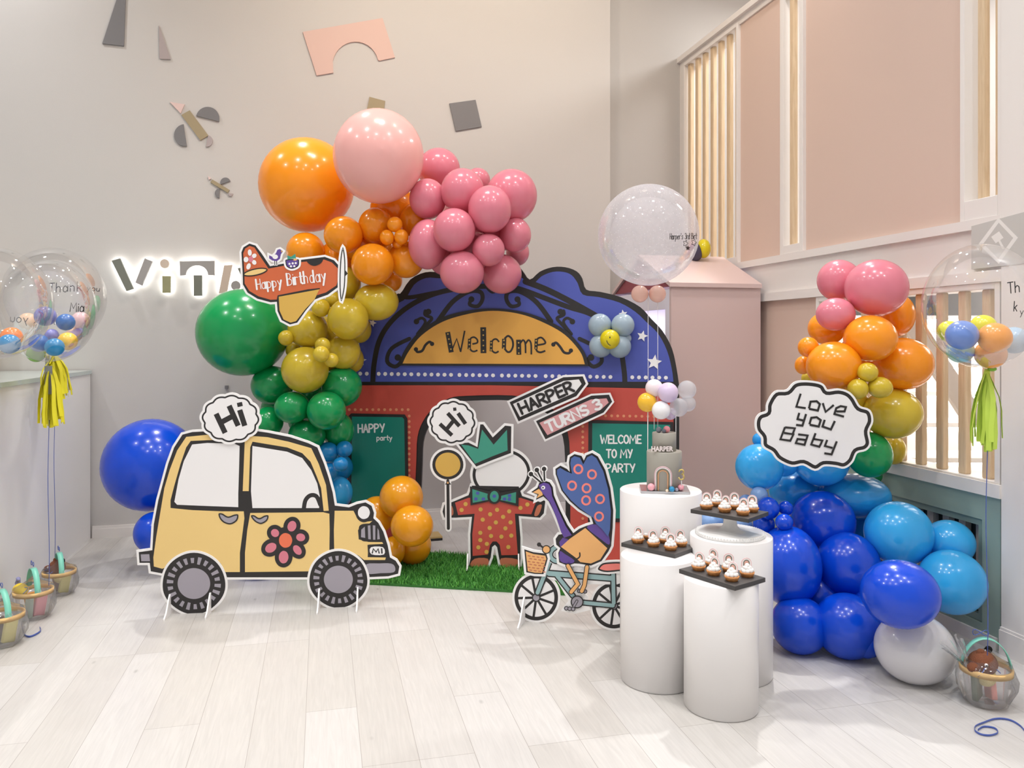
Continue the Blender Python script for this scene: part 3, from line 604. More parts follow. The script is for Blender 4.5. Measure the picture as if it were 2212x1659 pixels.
A = art(bike_pl, 0.0215); A.poly(cb([(455, 250), (455, 212), (482, 194), (530, 222), (582, 244), (568, 160), (575, 115), (602, 95), (650, 108), (678, 165), (710, 105), (750, 86), (790, 112), (848, 222), (890, 375), (912, 560), (905, 720), (888, 780), (830, 705), (785, 668), (762, 618), (650, 538), (572, 468), (505, 385)]), M_tail)
for x, y in ((636, 205), (752, 250), (583, 345), (706, 367), (702, 470), (820, 458), (812, 607)): A.stroke(smooth(ell(*cb([(x, y)])[0], 8.6, 9.0, n=7)), 4.2, M_ring, closed=True)
A.build('tail', parent=bike)
A = art(bike_pl, 0.0215); A.poly(cb([(300, 340), (345, 318), (385, 330), (405, 365), (414, 435), (470, 562), (530, 690), (580, 765), (515, 788), (490, 740), (440, 590), (395, 485), (345, 425), (318, 395)]), M_pur)
A.poly(cb([(302, 372), (328, 402), (335, 425), (282, 452), (300, 418), (250, 402)]), M_pch)
A.poly(ell(*cb([(338, 362)])[0], 4.2), M_wht); A.poly(ell(*cb([(336, 363)])[0], 1.8), M_black)
A.build('neck', parent=bike)
A = art(bike_pl, 0.012)
for x, y, bx, by in ((230, 250, 312, 318), (280, 215, 326, 305), (342, 206, 345, 300)): A.stroke(cb([(x, y), (bx, by)]), 8, M_board)
for x, y, bx, by in ((230, 250, 312, 318), (280, 215, 326, 305), (342, 206, 345, 300)):
    A.poly(ell(*cb([(x, y)])[0], 7), M_board, thick=TH); A.stroke(cb([(x, y), (bx, by)]), 3.6, M_black); A.poly(ell(*cb([(x, y)])[0], 4.9), M_black)
A.build('crest', parent=bike)
for pts in ([(710, 1035), (688, 1190), (665, 1240)], [(548, 1025), (632, 1180), (575, 1248)]):
    A = art(bike_pl, 0.0225); A.stroke(cb(pts), 11, M_black); A.stroke(cb(pts), 7.4, M_pch); A.build('leg', parent=bike)
foot(bike_pl, 1133, 1338, bike, 0.13, 0.13); foot(bike_pl, 1352, 1360, bike)
# ---- the party costume cutout (plain blank head)
cf = crop(900, 780, 2.676)
suit_pl = Plane(floor_pt(1068, 1229.5), (1, 0.02))
suit = board_thing('costume_cutout', suit_pl, 'cutout of a spotted red party suit with bow tie, crown and blank head', 'cutout')
head = smooth(ell(*cf([(490, 650)])[0], 150/2.676, 122/2.676, n=16, rot=-8))
A = art(suit_pl)
suit_out = cf([(205, 815), (300, 775), (320, 720), (590, 725), (610, 780), (715, 815), (745, 800), (735, 880), (712, 905), (590, 895), (600, 1020), (600, 1140), (595, 1195), (490, 1198), (475, 1130), (465, 1075), (452, 1062), (436, 1075), (428, 1135), (405, 1195), (300, 1195), (312, 1140), (310, 1000), (320, 900), (225, 905), (160, 905), (150, 870), (160, 830)])
A.poly(offset(head, 12), M_board, thick=TH); A.poly(offset(suit_out, 5), M_board, thick=TH); A.poly(offset(head, 6.5), M_black); A.poly(head, M_wht); A.poly(suit_out, M_black)
A.build('board', parent=suit)
A = art(suit_pl, 0.002)
A.poly(cf([(222, 818), (300, 790), (600, 790), (688, 818), (663, 885), (568, 882), (576, 1000), (585, 1120), (490, 1122), (480, 1062), (462, 1042), (440, 1042), (425, 1062), (413, 1118), (324, 1126), (322, 1000), (335, 882), (240, 890)]), M_red)
for x, y in ((283, 826), (260, 860), (370, 857), (465, 859), (425, 885), (535, 868), (500, 900), (382, 916), (458, 932), (543, 932), (422, 964), (513, 966), (368, 992), (430, 1010), (490, 1014), (547, 1008), (368, 1034), (406, 1056), (357, 1076), (404, 1102), (530, 1074), (600, 848), (640, 828)): A.poly(smooth(ell(*cf([(x, y)])[0], 4.6, n=6)), M_mus)
A.build('suit', parent=suit)
A = art(suit_pl, 0.010); q = cf([(238, 475), (300, 470), (352, 496), (368, 365), (385, 365), (440, 440), (512, 372), (547, 376), (545, 530), (440, 570), (345, 608)]); A.poly(offset(q, 5), M_board, thick=TH); A.poly(q, M_black); A.poly(cf([(258, 482), (300, 486), (356, 506), (378, 395), (445, 482), (522, 396), (526, 515), (440, 548), (338, 592)]), M_teal2); A.build('crown', parent=suit)
A = art(suit_pl, 0.010)
for pts, inn in (([(308, 722), (440, 755), (440, 805), (312, 832)], [(322, 738), (425, 770), (425, 798), (324, 818)]), ([(590, 738), (460, 762), (460, 805), (588, 838)], [(575, 755), (478, 780), (478, 800), (573, 820)])): A.poly(cf(pts), M_black); A.poly(cf(inn), M_teal2)
A.poly(ell(*cf([(449, 781)])[0], 15, 16), M_black); A.poly(ell(*cf([(449, 781)])[0], 9.5, 12), M_teal2)
for x, y in ((353, 762), (343, 795), (386, 795), (449, 779), (537, 776), (508, 795), (536, 797)): A.poly(smooth(ell(*cf([(x, y)])[0], 4, 3.6, n=6)), M_blue)
A.build('bow_tie', parent=suit)
for q in ([(170, 835), (205, 838), (212, 885), (185, 895), (165, 865)], [(697, 838), (724, 832), (705, 888), (680, 892)], [(335, 1142), (412, 1142), (402, 1188), (312, 1186)], [(487, 1140), (580, 1145), (588, 1185), (498, 1190)]):
    A = art(suit_pl, 0.002); A.poly(smooth(cf(q), 3), M_brn); A.build('cuff_end' if q[0][1] < 1000 else 'foot', parent=suit)
A = art(suit_pl, 0.010); bq = cf([(181, 597)])[0]; A.stroke(cf([(181, 690), (184, 965)]), 14, M_board); A.poly(ell(bq[0], bq[1], 38.5, 37), M_board, thick=TH); A.stroke(cf([(181, 690), (184, 965)]), 6.5, M_black); A.poly(ell(bq[0], bq[1], 33.5, 32), M_black); A.poly(smooth(ell(bq[0], bq[1], 27, 26, n=14)), M_mus)
A.poly(cf([(165, 712), (181, 685), (200, 712)]), M_black); A.poly(cf([(174, 706), (181, 693), (188, 706)]), M_pch); A.build('toy_balloon', parent=suit)
bubble(suit_pl, 977.5, 911.5, 48, 44.5, 0.012, suit, [(cf([(135, 362), (205, 428)]), 8.5), (cf([(180, 300), (248, 375)]), 8.5), (cf([(172, 395), (218, 338)]), 8.5)], [(cf([(240, 300), (283, 362)]), 8.5), (cf([(212, 278), (230, 276)]), 7)], k=12)
foot(suit_pl, 1010, 1228, suit, 0.10, 0.10); foot(suit_pl, 1120, 1228, suit, 0.10, 0.10)
# ---- the arched backdrop
c6 = crop(740, 560, 2.9105)
bd_pl = Plane((P(1106, 800, 5.37).x, 5.37), (1, -0.26))
bd = board_thing('arch_backdrop', bd_pl, 'large blue and red arched shopfront backdrop with a Welcome sign and doorway', 'backdrop')
def fl_y(px):   # pixel row where the backdrop stands on the floor at this column
    lo, hi = 1100, 1400
    for _ in range(40):
        m_ = (lo+hi)/2
        if bd_pl(px, m_).z > 0: lo = m_
        else: hi = m_
    return lo-0.3
right = [(2116, 800), (2100, 690), (2070, 560), (2010, 450), (1940, 375), (1870, 300), (1750, 238), (1620, 205), (1530, 190), (1505, 120), (1470, 75), (1400, 50), (1320, 50), (1240, 78), (1175, 128)]
mid_ = [(1120, 60), (1040, -10), (930, -40), (820, -5), (740, 60), (690, 105)]
left = [(610, 84), (520, 82), (425, 128), (352, 228), (250, 270), (150, 330), (60, 430), (-10, 560), (-45, 680), (-55, 800)]
top = smooth(c6(right+mid_+left), 3, closed=False)
xl, xr = c6([(-55, 0)])[0][0], c6([(2116, 0)])[0][0]
dl, dr = c6([(490, 0)])[0][0], c6([(1402, 0)])[0][0]
door = [(490, 1500), (498, 1300), (505, 1150), (540, 1050), (610, 960), (700, 905), (800, 890), (1060, 888), (1200, 925), (1320, 1000), (1385, 1120), (1400, 1300), (1402, 1500)]
door_px = smooth(c6(door), 3, closed=False)
outl = [(xr, fl_y(xr))]+top+[(xl, fl_y(xl)), (dl, fl_y(dl))]+door_px+[(dr, fl_y(dr))]
A = art(bd_pl); A.poly(outl, M_black, thick=0.02)
blue = smooth(c6([(2080, 770), (2070, 690), (2040, 575), (1985, 470), (1910, 395), (1840, 330), (1740, 272), (1610, 238), (1510, 222), (1478, 150), (1440, 100), (1390, 80), (1320, 80), (1250, 108), (1190, 158), (1120, 110), (1030, 30), (930, -5), (830, 30), (720, 120), (610, 120), (525, 118), (450, 160), (385, 258), (270, 302), (175, 362), (90, 452), (25, 575), (-8, 690), (-18, 770)]), 3, closed=False)
A.poly(blue, M_blue)
A.stroke(smooth(c6([(190, 775), (198, 660), (228, 520), (290, 410), (390, 315), (520, 240), (660, 196), (850, 172), (1000, 172), (1110, 186), (1260, 240), (1420, 300), (1560, 345), (1680, 430), (1745, 560), (1770, 700), (1775, 780)]), closed=False), 11, M_black)
A.stroke(smooth(c6([(1150, 140), (1280, 190), (1440, 270), (1600, 360)]), closed=False), 13, M_black)
A.stroke(smooth(c6([(352, 228), (420, 240), (560, 215), (660, 196)]), closed=False), 9, M_black)
for sgn in (1, -1):
    X = lambda pts: c6([(955+sgn*(x-955), y) for x, y in pts])
    A.stroke(smooth(X([(600, 390), (690, 270), (790, 205), (865, 205), (880, 250), (850, 295), (800, 285), (810, 250)]), closed=False), 9, M_black, taper=(1.2, 0.8)); A.poly(ell(*X([(810, 252)])[0], 6.5), M_black)
    A.stroke(smooth(X([(480, 460), (540, 400), (560, 370), (520, 350), (520, 325)]), closed=False), 7, M_black); A.poly(ell(*X([(540, 330)])[0], 6.5), M_black)
    A.stroke(smooth(X([(470, 470), (520, 400), (500, 370), (465, 385)]), closed=False), 6, M_black); A.poly(ell(*X([(465, 392)])[0], 6), M_black)
    A.stroke(smooth(X([(420, 500), (310, 560), (280, 640), (330, 675), (370, 640), (345, 610)]), closed=False), 8.5, M_black); A.poly(ell(*X([(348, 618)])[0], 7), M_black)
A.poly(smooth(c6([(905, 60), (955, 40), (1000, 60), (1000, 160), (955, 215), (915, 200), (890, 150)]), 3), M_black); A.poly(smooth(c6([(915, 75), (955, 60), (985, 75), (985, 155), (955, 200), (922, 188), (905, 150)]), 3), M_org)
xs = 110
for x0, n in ((112, 2), (228, 6), (478, 6), (736, 6), (1003, 6), (1278, 6), (1558, 4), (1822, 6)):
    for k in range(n):
        x = x0+41*k*(1+0.03*(x0 > 700)); y = 720+25*(x-200)/1860
        A.poly(smooth(ell(*c6([(x, y)])[0], 4.2, 4.4, n=5, rot=20*k)), M_wht)
def star(c, r, rot):
    return [(c[0]+(r if i % 2 == 0 else r*0.45)*math.sin(math.radians(36*i+rot)), c[1]-(r if i % 2 == 0 else r*0.45)*math.cos(math.radians(36*i+rot))) for i in range(10)]
for c, r, rt in (((1885, 483), 12.5, 15), ((1960, 648), 17, 8), ((1765, 345), 10, -10), ((190, 400), 9, 20), ((120, 635), 12, 10), ((95, 525), 9, 0)): A.poly(star(c6([c])[0], r, rt), M_wht)
rtop = c6([(-22, 792), (950, 792), (2082, 815)])
xi, xo = xr-12, xl+12
A.poly([(xo, rtop[0][1])]+[rtop[1]]+[(xi, rtop[2][1]), (xi, fl_y(xi)-0.5), (dr+10, fl_y(dr+10)-0.5)]+[(x+11*(1 if x > 1070 else -1)*min(1, abs(x-1070)/110), y-11) for x, y in reversed(door_px)]+[(dl-10, fl_y(dl-10)-0.5), (xo, fl_y(xo)-0.5)], M_red)
M_dot = mat('print_apricot', (226, 150, 110), 0.45)
for k in range(11): A.poly(ell(*c6([(45+37*k, 945)])[0], 3.2, n=8), M_dot)
for k in range(12): A.poly(ell(*c6([(422, 985+34*k)])[0], 3.2, n=8), M_dot)
for k in range(12): A.poly(ell(*c6([(1655+38*k, 983+0.6*k)])[0], 3.2, n=8), M_dot)
for k in range(19): A.poly(ell(*c6([(1512, 1015+34*k)])[0], 3.2, n=8), M_dot)
A.build('panel', parent=bd); BDK = A.k+0.001
A = art(bd_pl, BDK); seg = smooth(c6([(355, 668), (395, 570), (480, 462), (620, 370), (780, 325), (950, 310), (1130, 330), (1280, 380), (1420, 460), (1520, 578), (1550, 672)]), closed=False)
A.poly(seg, M_black); A.poly(smooth(c6([(382, 655), (420, 580), (500, 480), (630, 395), (790, 345), (950, 325), (1120, 345), (1270, 400), (1400, 475), (1495, 580), (1525, 660)]), closed=False)+c6([(950, 657)]), M_org)
A.stroke(smooth(c6([(465, 565), (475, 582), (505, 575), (525, 540), (550, 520), (568, 530)]), closed=False), 5.5, M_black); A.poly(ell(*c6([(466, 566)])[0], 4.6), M_black); A.poly(ell(*c6([(567, 532)])[0], 4.6), M_black)
A.stroke(smooth(c6([(1328, 535), (1345, 525), (1370, 550), (1395, 585), (1425, 590), (1438, 575)]), closed=False), 5.5, M_black); A.poly(ell(*c6([(1328, 536)])[0], 4.6), M_black); A.poly(ell(*c6([(1438, 574)])[0], 4.6), M_black)
def ws(pts, w, sm=True): q = c6(pts); A.stroke(smooth(q, 4, closed=False) if sm and len(q) > 2 else q, w, M_black, cap=False)
ws([(665, 458), (688, 585)], 10.5); ws([(690, 575), (722, 500), (746, 580)], 3.4, False); ws([(746, 583), (772, 450)], 3.4)
ws([(820, 533), (850, 525), (850, 505), (830, 490), (808, 500), (800, 535), (810, 570), (830, 580), (852, 572)], 3.6); ws([(803, 500), (800, 565)], 7)
ws([(888, 428), (890, 590)], 12.5)
ws([(988, 520), (970, 502), (948, 510), (935, 545), (945, 575), (965, 588), (985, 578)], 3.6); ws([(940, 512), (938, 578)], 6.5)
ws([(1022, 500), (1045, 482), (1070, 505), (1075, 545), (1060, 578), (1040, 582), (1022, 560)], 4.2); ws([(1020, 500), (1018, 562)], 9)
ws([(1110, 506), (1112, 600)], 10.5); ws([(1120, 530), (1138, 508), (1152, 530), (1154, 590)], 3.6); ws([(1155, 530), (1172, 508), (1188, 530), (1190, 598)], 3.6)
ws([(1225, 540), (1275, 530), (1272, 510), (1250, 492), (1225, 505), (1215, 540), (1225, 575), (1248, 585), (1278, 575)], 3.8); ws([(1222, 500), (1219, 565)], 7)
for x0, y0, x1, y1, n in ((667, 470, 686, 565, 4), (802, 512, 801, 560, 3), (889, 445, 890, 575, 5), (939, 525, 938, 570, 3), (1019, 510, 1018, 558, 3), (1111, 525, 1112, 590, 3), (1221, 512, 1219, 558, 3)):
    for k in range(n): t_ = k/(n-1); A.poly(ell(*c6([(x0+(x1-x0)*t_, y0+(y1-y0)*t_)])[0], 1.7, n=8), M_mus)
A.build('welcome_sign', parent=bd)
A = art(bd_pl, BDK); A.poly(smooth(c6([(42, 985), (60, 968), (395, 975), (412, 1000), (420, 1520), (40, 1545)]), 1), M_black); A.poly(c6([(64, 988), (380, 992), (392, 1005), (400, 1515), (60, 1528)]), M_teal)
A.hand('HAPPY', c6([(104, 1088)])[0], c6([(268, 1084)])[0], 17, 3.3, M_wht); A.hand('party', c6([(221, 1136)])[0], c6([(318, 1136)])[0], 10.5, 2.0, M_wht); A.build('poster', parent=bd, label='teal window poster reading HAPPY party')
A = art(bd_pl, BDK); A.poly(c6([(1548, 1018), (1600, 1010), (1955, 1020), (2080, 1022), (2090, 1650), (1545, 1650)]), M_black); A.poly(c6([(1572, 1030), (1930, 1036), (2060, 1040), (2068, 1630), (1568, 1625)]), M_teal)
A.hand('WELCOME', c6([(1624, 1155)])[0], c6([(1878, 1155)])[0], 17, 3.3, M_wht); A.hand('TO MY', c6([(1662, 1245)])[0], c6([(1822, 1245)])[0], 17, 3.3, M_wht); A.hand('PARTY', c6([(1660, 1335)])[0], c6([(1838, 1335)])[0], 17, 3.3, M_wht); A.build('poster', parent=bd, label='teal window poster reading WELCOME TO MY PARTY')
# back struts keep the backdrop upright
for px in (800, 1430):
    l = bd_pl(px, 1100).x; MB().add([(l-.01, .012, 0), (l+.01, .012, 0), (l+.01, .30, 0), (l-.01, .30, 0), (l-.01, .012, .8), (l+.01, .012, .8)], [(0, 1, 2, 3), (0, 4, 5, 1), (2, 5, 4, 3), (0, 3, 4), (1, 5, 2)], M_board).build('strut', parent=bd)
# ---- arrow signs, plane sign, cloud sign
arrow_pl = Plane(bd_pl.o-bd_pl.n*0.06, bd_pl.d)
def solo(name, plane, A, label, cat='sign'): return A.build(name, loc=plane.o, rz=plane.rz, label=label, cat=cat)
hs = board_thing('arrow_sign', arrow_pl, 'white arrow sign reading HARPER, the upper of two on the backdrop', 'sign', 'arrow signs on the backdrop')
A = art(arrow_pl, 0.012); q = cf([(540, 237), (850, 93), (962, 88), (980, 130), (925, 202), (592, 347)]); A.poly(offset(q, 4.5), M_board, thick=TH); A.poly(q, M_black); A.poly(cf([(560, 247), (852, 114), (940, 105), (955, 132), (914, 183), (600, 322)]), M_wht); A.build('board', parent=hs)
A = art(arrow_pl, 0.0145); A.hand('HARPER', cf([(614, 303)])[0], cf([(912, 172)])[0], 23, 5.6, M_black); A.build('lettering', parent=hs)
MB().box(arrow_pl(1180, 870).x-0.05, arrow_pl(1180, 870).x+0.05, -0.004, 0.05, arrow_pl(1180, 870).z-0.04, arrow_pl(1180, 870).z+0.04, M_board).build('spacer_block', parent=hs)
ts = board_thing('arrow_sign', arrow_pl, 'pink arrow sign reading TURNS 3, the lower of two on the backdrop', 'sign', 'arrow signs on the backdrop')
A = art(arrow_pl); q = cf([(690, 347), (1010, 200), (1112, 194), (1130, 235), (1080, 298), (745, 452)]); A.poly(offset(q, 4), M_board, thick=TH); A.poly(q, M_black); A.poly(cf([(710, 357), (1007, 222), (1098, 215), (1110, 240), (1064, 282), (756, 428)]), M_dusty); A.build('board', parent=ts)
A = art(arrow_pl, 0.0025); A.hand('TURNS 3', cf([(765, 408)])[0], cf([(1075, 268)])[0], 21, 5.6, M_wht); A.build('lettering', parent=ts)
MB().box(arrow_pl(1240, 900).x-0.05, arrow_pl(1240, 900).x+0.05, -0.004+0.012, 0.05, arrow_pl(1240, 900).z-0.03, arrow_pl(1240, 900).z+0.03, M_board).build('spacer_block', parent=ts)
air_pl = Plane((P(630, 620, 4.78).x, 4.78), (1, 0.04)); ca = crop(400, 480, 4.608)
air = board_thing('aeroplane_sign', air_pl, 'rust red cartoon aeroplane sign reading Happy Birthday on the balloon arch', 'sign')
air_out = ca([(560, 300), (580, 250), (640, 213), (700, 232), (760, 310), (845, 438), (1000, 408), (1150, 375), (1390, 345), (1480, 378), (1545, 450), (1558, 540), (1530, 640), (1420, 722), (1340, 750), (1290, 770), (1200, 880), (1115, 1000), (1042, 1018), (960, 975), (920, 885), (913, 792), (850, 797), (720, 762), (622, 702), (575, 620), (572, 500)])
A = art(air_pl); A.poly(offset(air_out, 4.5), M_board, thick=TH); A.poly(air_out, M_black)
A.poly(ca([(578, 310), (598, 262), (642, 236), (690, 252), (740, 330), (830, 462), (1000, 430), (1150, 398), (1385, 372), (1460, 400), (1520, 460), (1532, 540), (1505, 630), (1400, 700), (1300, 730), (1345, 655), (1220, 668), (920, 728), (912, 770), (850, 772), (730, 738), (640, 685), (592, 610), (590, 500)]), M_plane); A.build('fuselage', parent=air)
A = art(air_pl, 0.002); A.poly(ca([(932, 742), (1338, 668), (1288, 770), (1198, 865), (1105, 985), (1050, 1000), (980, 968), (940, 880)]), M_mus); A.build('wing', parent=air)
A = art(air_pl, 0.002); q = smooth(ell(*ca([(700, 497)])[0], 27, 7.8, n=12, rot=-12)); A.poly(q, M_black); A.poly(offset(q, -2.5), M_yel); A.build('tailplane', parent=air)
A = art(air_pl, 0.002)
for x, y, rx, ry, rt in ((644, 303, 4.3, 7, -5), (688, 335, 5.5, 4.6, -40), (688, 400, 4.6, 5.5, -30), (632, 440, 4.5, 7, 20), (607, 372, 5.2, 6, 10)): A.poly(smooth(ell(*ca([(x, y)])[0], rx, ry, n=7, rot=rt)), M_wht)
A.poly(smooth(ell(*ca([(655, 368)])[0], 5.2, 6.5, n=7)), M_pnk); A.build('flower', parent=air)
A = art(air_pl, 0.010); q = smooth(ca([(1572, 250), (1592, 330), (1598, 450), (1592, 640), (1560, 788), (1542, 700), (1540, 520), (1550, 350)]), 4); A.poly(offset(q, 4), M_board, thick=TH); A.poly(ca([(1590, 470), (1622, 512), (1590, 545)]), M_black); A.poly(q, M_black); A.poly(offset(q, -2.4), M_wht); A.build('propeller', parent=air)
A = art(air_pl, 0.002); A.hand('Happy', ca([(715, 668)])[0], ca([(968, 636)])[0], 21, 1.7, M_wht, 2.3); A.hand('Birthday', ca([(1022, 628)])[0], ca([(1408, 582)])[0], 25, 1.7, M_wht, 2.3); A.build('lettering', parent=air)
A = art(air_pl, 0.004); q = ca([(838, 330), (870, 345), (905, 310), (920, 275), (945, 268), (975, 290), (955, 320), (945, 365), (915, 388), (870, 382), (838, 360)]); A.poly(offset(q, 4), M_board, thick=TH)
for xx in (893, 912): A.stroke(ca([(xx, 380), (xx+2, 425)]), 4.0, M_board); A.stroke(ca([(xx, 380), (xx+2, 425)]), 1.8, M_black)
A.poly(q, M_pur); A.poly(smooth(ell(*ca([(898, 345)])[0], 6, 5, n=8)), M_wht); A.poly(ca([(955, 282), (975, 290), (958, 300)]), M_mus); A.build('perched_bird', parent=air)
A = art(air_pl, 0.004); q = smooth(ca([(1000, 400), (1010, 372), (1120, 368), (1135, 395), (1125, 440), (1065, 465), (1015, 445)]), 4); A.poly(offset(q, 4), M_board, thick=TH); A.poly(q, M_black); A.poly(offset(q, -2.2), M_pur)
A.poly(ca([(1018, 330), (1055, 345), (1098, 315), (1105, 360), (1060, 365), (1020, 372)]), M_teal2); A.poly(ca([(1072, 378), (1100, 360), (1120, 372), (1100, 385)]), M_pch)
for x, y in ((1040, 415), (1072, 410), (1102, 408), (1055, 440), (1088, 438)): A.poly(ell(*ca([(x, y)])[0], 2.4, n=10), M_wht)
A.build('dotted_bowl', parent=air)
A = art(air_pl, 0.002); A.poly(smooth(ca([(1215, 385), (1300, 372), (1370, 368), (1350, 410), (1290, 435), (1240, 420)]), 4), M_black); A.build('cockpit', parent=air)
love_pl = Plane((P(1757, 920, 3.82).x, 3.82), (1, 0.0)); cl = crop(1560, 540, 3.19)
lv = board_thing('cloud_sign', love_pl, 'white cloud shaped sign reading Love you Baby on the right balloon garland', 'sign')
cloud = smooth(cl([(240, 1180), (262, 1140), (312, 1118), (320, 1060), (370, 985), (450, 975), (500, 925), (560, 912), (640, 918), (690, 935), (722, 975), (800, 968), (862, 985), (902, 1022), (942, 1085), (1010, 1112), (1027, 1180), (1000, 1250), (1012, 1330), (985, 1370), (922, 1390), (890, 1455), (840, 1492), (780, 1482), (700, 1478), (640, 1508), (560, 1470), (480, 1480), (392, 1440), (350, 1388), (290, 1350), (282, 1290), (245, 1240)]), 4)
A = art(love_pl); A.poly(offset(cloud, 4.5), M_board, thick=TH); A.poly(cloud, M_black); A.poly(offset(cloud, -7.5), M_wht); A.build('board', parent=lv)
A = art(love_pl, 0.002)
for pts in ([(540, 990), (510, 1080), (575, 1090)], [(597, 1092), (608, 1045), (650, 1042), (672, 1062), (658, 1106), (597, 1094)], [(692, 1055), (712, 1115), (768, 1068)], [(785, 1112), (842, 1112), (852, 1082), (815, 1076), (785, 1090), (772, 1130), (838, 1148)],
            [(530, 1122), (518, 1165), (560, 1175)], [(577, 1130), (552, 1210), (508, 1205)], [(600, 1200), (613, 1156), (650, 1152), (678, 1172), (664, 1216), (602, 1204)], [(705, 1170), (690, 1216), (748, 1236), (775, 1178)],
            [(432, 1220), (400, 1304), (468, 1314), (490, 1270), (425, 1260)], [(432, 1222), (500, 1228), (485, 1266)], [(522, 1270), (588, 1278), (566, 1342), (506, 1330), (518, 1302), (572, 1308)], [(642, 1262), (612, 1340), (668, 1355), (690, 1312), (630, 1302)], [(722, 1308), (706, 1350), (760, 1364)], [(788, 1318), (752, 1408), (702, 1400)]):
    A.stroke(cl(pts), 4.6, M_black, cap=False)
A.build('lettering', parent=lv)
# ---- strip of artificial grass
gp = [floor_pt(*p) for p in ((735, fl_y(735)+4), (1245, fl_y(1245)+4), (1245, 1288), (700, 1258))]
gm = MB(); M_turf = mat('turf_backing', (52, 114, 44), 0.8)
n_ = len(gp); vs = [(p.x, p.y, 0.0005) for p in gp]+[(p.x, p.y, 0.012) for p in gp]
gm.add(vs, [(0, 1, 2, 3), (7, 6, 5, 4), (0, 4, 5, 1), (1, 5, 6, 2), (2, 6, 7, 3), (3, 7, 4, 0)], M_turf)
gobj = gm.build('turf_mat', label='strip of green artificial grass lying before the arched backdrop', cat='mat')
gb = MB(); gmats = [mat('grass_a', (76, 152, 58), 0.6), mat('grass_b', (106, 182, 78), 0.6), mat('grass_c', (58, 128, 48), 0.6)]
for k in range(15000):
    u, v = random.random(), random.random(); p = gp[0].lerp(gp[1], u).lerp(gp[3].lerp(gp[2], u), v)
    a = random.random()*6.28; w = 0.0035; h = 0.018+0.016*random.random(); dx_, dy_ = math.cos(a)*w, math.sin(a)*w; lx, ly = random.gauss(0, .012), random.gauss(0, .012)
    gb.add([(p.x-dx_, p.y-dy_, .011), (p.x+dx_, p.y+dy_, .011), (p.x+lx, p.y+ly, .011+h)], [(0, 1, 2)], random.choice(gmats))
gb.build('grass_pile', parent=gobj, kind='stuff')
bx = floor_pt(934, 1163); bk = empty('flat_box', bx, 0.3, 'small flat dark and gold box on the floor behind the backdrop doorway', 'box')
MB().box(-0.06, 0.06, -0.08, 0.08, 0, 0.018, M_black).build('base', parent=bk); MB().box(-0.06, 0.06, -0.08, 0.08, 0.0185, 0.03, mat('box_gold', (200, 170, 110), 0.4)).build('lid', parent=bk)
# ------------------------------------------------------------------ balloons
def latex(name, rgb, tr=0.2):
    m = mat('latex_'+name, rgb, 0.22, coat=0.35, spec=0.5); nt = m.node_tree; b = nt.nodes['Principled BSDF']
    out = nt.nodes['Material Output']; t = nt.nodes.new('ShaderNodeBsdfTranslucent'); t.inputs[0].default_value = L(*rgb); mx = nt.nodes.new('ShaderNodeMixShader'); mx.inputs[0].default_value = tr
    nt.links.new(b.outputs[0], mx.inputs[1]); nt.links.new(t.outputs[0], mx.inputs[2]); nt.links.new(mx.outputs[0], out.inputs['Surface'])
    return m
LC = {'orange': latex('orange', (255, 162, 26)), 'amber': latex('amber', (240, 164, 22)), 'palepink': latex('palepink', (246, 190, 184)), 'pink': latex('pink', (232, 138, 156)), 'mustard': latex('mustard', (220, 194, 56)),
      'green': latex('green', (16, 162, 88)), 'teal': latex('teal', (28, 144, 212)), 'sky': latex('sky', (56, 180, 244)), 'royal': latex('royal', (8, 78, 220)), 'white': latex('white', (228, 226, 228)), 'peri': latex('peri', (140, 178, 228)),
      'peach': latex('peach', (240, 196, 180)), 'cyanblue': latex('cyanblue', (40, 160, 228)), 'daisyblue': latex('daisyblue', (168, 188, 202)), 'yellow': latex('yellow', (232, 214, 20)), 'navy': latex('navy', (70, 66, 92)), 'jade': latex('jade', (14, 150, 84))}
def balloon_mesh(m, name='balloon'):
    prof = []
    n = 22
    for j in range(n+1):
        th = math.pi*j/n; z = -math.cos(th); r = math.sin(th)
        if z > 0.15: r *= 1-0.10*((z-0.15)/0.85)**2; z = z*(1+0.10*(z-0.15))
        prof.append((max(r, 0.001), z))
    prof = prof[:-1]+[(0.05, 1.10), (0.035, 1.13), (0.07, 1.19), (0.001, 1.19)]
    mb = MB(); mb.lathe(prof, m, 44, cap=False); return mb.mesh(name)
BM = {k: balloon_mesh(v) for k, v in LC.items()}
def put_balloon(px, py, rx, ry, c, Y, label, group, tail=(0, 0), name='balloon'):
    p = P(px, py, Y); s = Y/F; d = Vector((tail[0], 1, tail[1])).normalized()
    o = bpy.data.objects.new(name, BM[c]); COL.objects.link(o); o.location = p
    r = (rx+ry)/2*s
    q = d.to_track_quat('Z', 'Y'); o.rotation_mode = 'QUATERNION'; o.rotation_quaternion = q
    # width and height keep to the picture axes while the tail points away
    o.scale = (rx*s, ry*s, r) if abs(q.to_matrix()[0][0]) > 0.5 else (ry*s, rx*s, r)
    return tag(o, label, 'balloon', group)
